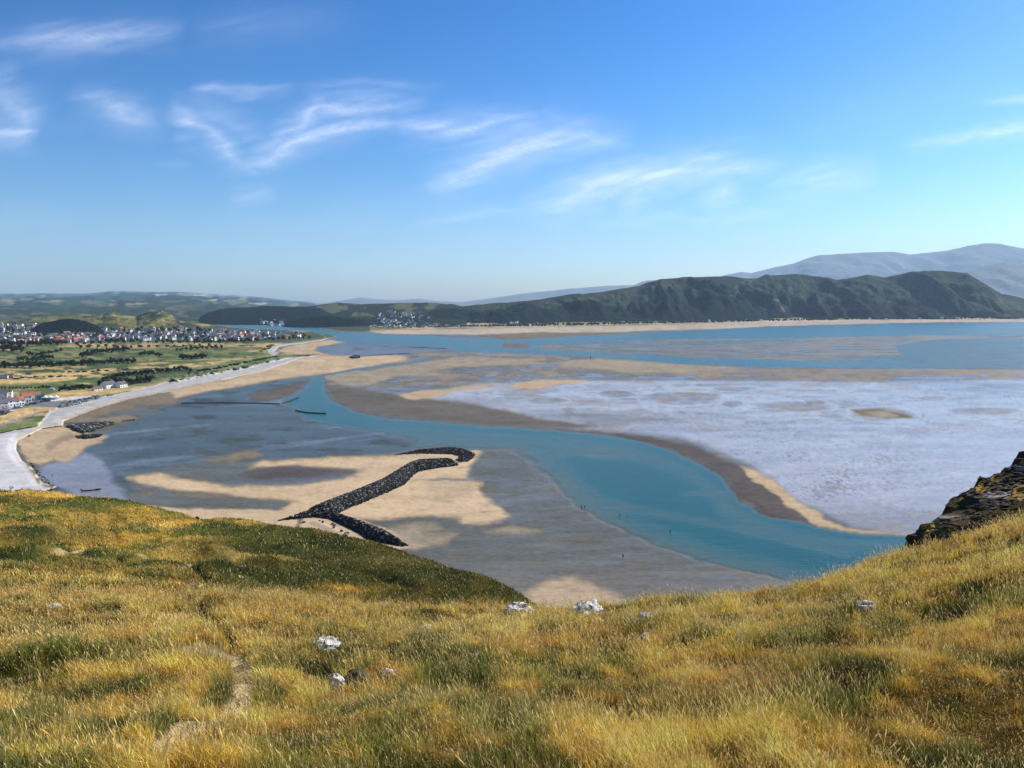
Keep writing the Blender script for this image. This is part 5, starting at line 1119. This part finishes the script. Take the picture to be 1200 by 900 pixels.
for px, py, k, lab in [(681.5,597,0,'left person of a pair standing at the edge of the near channel'),(685,597,0,'right person of a pair standing at the edge of the near channel'),(726.5,607,0,'person in dark clothes wading alone in the shallow near channel'),
   (735.5,606,1,'person in a white top wading beside the dark dressed wader'),(785.5,625.5,0,'person standing farthest right in the deeper near channel'),(730,655,2,'person bending over the wet rippled sand below the channel'),
   (488.3,518,0,'person at the end of the sand tongue above the breakwater'),(492,526.5,0,'person on the weedy rubble spit'),(488.3,534.5,0,'person on the sand between spit and breakwater'),(490,541,0,'person on top of the breakwater bend'),
   (61.5,559.5,0,'person standing in the shallow pool off the white shingle'),(525,526.5,2,'person near the outer end of the weedy rubble spit')]:
    o = bpy.data.objects.new('person', PM_[k]); C.objects.link(o); hz = 3.1 if (px, py) == (490, 541) else 0.9 if py in (526.5,) else 0.12
    if 681 < px < 800 and py < 640: hz = -0.35
    x, y, z = p2w(px, py, hz); o.location = (float(x), float(y), hz); o.rotation_euler = (0, 0, random.random()*6.28); o.scale = (1.15,)*3; tag(o, lab, 'person', 'people on the sands')
P_ = land_pt(43.3, 496.6); o = bpy.data.objects.new('person', PM_[0]); C.objects.link(o); o.location = P_; o.scale = (1.15,)*3; tag(o, 'person in dark clothes walking on the shingle above the rock groyne', 'person')
# driftwood, posts, red shelter
P_ = Vector([float(q) for q in p2w(96, 576, 0.15)]); root = empty('driftwood', P_, 0.0); tag(root, 'long dark driftwood trunk with an upright root end on the near sand', 'driftwood')
def limbm(name, segs, parent, mat):
    V_, Fq = [], []; b = 0
    for p0, p1, ra, rb in segs:
        p0, p1 = Vector(p0), Vector(p1); d = (p1-p0).normalized(); u = d.orthogonal().normalized(); v_ = d.cross(u)
        for p_, r_ in ((p0, ra), (p1, rb)):
            for k in range(8): V_.append((p_+(u*math.cos(k*math.pi/4)+v_*math.sin(k*math.pi/4))*r_)[:])
        Fq += [[b+k, b+(k+1) % 8, b+8+(k+1) % 8, b+8+k] for k in range(8)]; b += 16
    return link(name, mesh_np(name, np.array(V_), [np.array(Fq)]), mat, parent)
limbm('trunk', [((0,0,0.4),(3,0.8,0.35),.42,.36),((3,0.8,0.35),(6,2.2,0.5),.36,.3),((6,2.2,0.5),(8.4,3.2,0.6),.5,.35)], root, M_tim)
limbm('root_end', [((0,0,0.3),(-0.5,-0.1,1.5),.4,.2),((0,0,0.4),(-0.9,0.5,0.8),.3,.12)], root, M_tim)
for i, (px, py, dx, dy, lab) in enumerate([(12,571,5,-6,'left one of two dark curved branches on the white shingle'),(25,573,3,-7,'right one of two dark curved branches on the white shingle')]):
    P_ = land_pt(px, py); root = limbm('driftwood', [((0,0,0.3),(dx*0.5,dy*0.2,0.35),.22,.2),((dx*0.5,dy*0.2,0.35),(dx*0.8,dy,0.25),.2,.1)], None, M_tim); root.location = P_; tag(root, lab, 'driftwood', 'branches on the shingle')
P_ = land_pt(34, 511.5); root = empty('beach_shelter', P_, 0.5); tag(root, 'tiny dark red beach shelter on the pale shingle', 'shelter')
M_red = simple('red_canvas', (0.26,0.04,0.03), 0.8)
link('canvas', mesh_np('canvas', np.array([[-1.1,-0.8,0],[1.1,-0.8,0],[1.1,0.8,0],[-1.1,0.8,0],[-0.7,0.3,1.2],[0.7,0.3,1.2]], float), [np.array([[0,1,5,4],[2,3,4,5]]), np.array([[1,2,5],[3,0,4]])], smooth=False), M_red, root)
limbm('pole', [((-0.7,0.3,0),(-0.7,0.3,1.25),.03,.03),((0.7,0.3,0),(0.7,0.3,1.25),.03,.03)], root, M_frame)
x, y, z = p2w(692, 422.5, 0.1); root = empty('channel_marker', (float(x), float(y), 0)); tag(root, 'dark post marker on the sand beside the far channel', 'marker')
limbm('pole', [((0,0,-1),(0,0,6),.35,.3)], root, M_tim); limbm('topmark', [((0,0,5.5),(0,0,8),1.0,0.1)], root, M_tim)

# ================================================================== CLOUDS
cx_ = np.arange(-260, 1461, 2.5); cy_ = np.concatenate([np.arange(-160, 0, 8), np.arange(0, 300, 2.2), np.arange(300, 338, 4)]); KX, KY = np.meshgrid(cx_, cy_)
ZC = 9000.0; t_, fwk = tandep(KY); YY = (ZC-EYE)/t_; XX = YY*(KX-600)/fwk
ST = [ # points, half width px, strength
 ([(-20,52),(40,50),(90,46),(150,38),(215,34)], 10, 0.55), ([(20,60),(100,56),(160,52)], 6, 0.25), ([(210,38),(300,30),(420,12)], 14, 0.12),
 ([(-30,158),(20,158),(52,156)], 8, 0.7), ([(-20,95),(10,120),(32,140),(45,152)], 13, 0.5), ([(-20,80),(0,100)], 20, 0.25),
 ([(78,115),(120,120),(160,140),(200,150)], 9, 0.45), ([(215,108),(250,105),(300,108),(350,101)], 6, 0.45), ([(350,103),(420,100),(530,101)], 5, 0.2),
 ([(192,118),(215,132),(245,155),(270,180),(300,198)], 8, 0.55), ([(205,122),(240,128),(280,150),(320,165)], 14, 0.25), ([(285,178),(320,165),(345,148),(370,128),(440,124),(500,118)], 8, 0.65),
 ([(270,190),(320,182),(370,160),(430,143),(470,150)], 8, 0.75), ([(440,145),(500,152),(560,148),(640,136)], 9, 0.6), ([(262,196),(290,192),(305,203)], 6, 0.35), ([(205,160),(240,162)], 5, 0.25),
 ([(270,228),(300,230),(330,226)], 8, 0.22), ([(180,190),(230,192)], 5, 0.12),
 ([(500,228),(540,205),(570,188),(620,170),(680,160),(740,166)], 13, 0.8), ([(520,225),(570,205),(640,180),(720,172)], 10, 0.35), ([(470,262),(540,255),(620,250),(700,235)], 5, 0.3),
 ([(600,250),(660,240),(700,218),(760,202),(830,196),(930,188)], 12, 0.95), ([(700,190),(760,185),(800,180)], 10, 0.3), ([(725,248),(745,230),(775,210),(800,205)], 12, 0.6), ([(815,240),(845,225),(870,208)], 10, 0.5),
 ([(660,262),(760,262),(860,252),(960,240)], 6, 0.28), ([(890,225),(960,212),(1040,202)], 12, 0.45), ([(1060,172),(1120,162),(1200,152),(1300,140)], 5, 0.55), ([(1140,120),(1200,116),(1260,112)], 5, 0.4), ([(900,160),(1050,130),(1250,90)], 30, 0.08),
 ([(620,130),(660,145),(700,150)], 14, 0.2), ([(-60,300),(200,310),(500,305),(900,290),(1300,270)], 34, 0.10)]
den = np.zeros(KX.shape); kwx = KX+14*fbm(KX/50, KY/24, 901, 5); kwy = KY+11*fbm(KX/60, KY/18, 903, 5)
for pts, hw, k in ST:
    d, tt_ = sdline(kwx, kwy*1.15, [(a, b*1.15) for a, b in pts]); den = np.maximum(den, k*np.exp(-(d/(hw*1.6))**1.3)*np.sin(np.pi*np.clip(tt_*0.98+0.01, 0, 1))**0.8)+den*0.12*k*np.exp(-(d/(hw*2.4))**2)
fib = 0.72+0.5*fbm((KX-KY*0.28)/60, (KY+KX*0.24)/6, 907, 5, 0.6)+0.12*fbm((KX-KY*0.3)/16, (KY+KX*0.3)/5, 909, 3)
den = np.clip(den*np.clip(fib, 0.2, 1.5), 0, 0.8)
den = np.clip(den+0.05*ss(0.1, 0.6, fbm(KX/160, KY/50, 911, 4))*ss(60, 250, KY), 0, 0.8)
me = mesh_np('cirrus_clouds', np.stack([XX, YY, ZC+0*XX], -1).reshape(-1, 3), [grid_faces(*KX.shape)])
set_f(me, 'den', den)
t = NT('cirrus'); tr = t.n('ShaderNodeBsdfTransparent'); tl = t.n('ShaderNodeBsdfTranslucent'); tl.inputs[0].default_value = (0.95, 0.95, 0.97, 1)
mx = t.n('ShaderNodeMixShader'); t.l(t.math('MULTIPLY', t.attr('den'), 0.68, True), mx.inputs[0]); t.l(tr.outputs[0], mx.inputs[1]); t.l(tl.outputs[0], mx.inputs[2]); M_ci = t.done(mx)
tag(link('cirrus_clouds', me, M_ci), 'thin white wispy cirrus streaks across the blue sky', 'clouds', kind='stuff')

# ================================================================== HAZE
HZ = (-34000, 34000, -2000, 33000, -60, 2300)
hv = np.array([[x, y, z] for x in HZ[:2] for y in HZ[2:4] for z in HZ[4:]], float)
me = mesh_np('haze', hv, [BF], smooth=False)
t = NT('haze_air'); pv = t.n('ShaderNodeVolumePrincipled'); pv.inputs['Color'].default_value = (0.50, 0.72, 1.0, 1); pv.inputs['Density'].default_value = 2.8e-5; pv.inputs['Anisotropy'].default_value = 0.12
t.l(pv.outputs[0], t.out.inputs['Volume']); M_hz = t.m
tag(link('haze', me, M_hz), 'pale blue haze in the air over the estuary', 'haze', kind='stuff')
print('objects', len(bpy.data.objects))
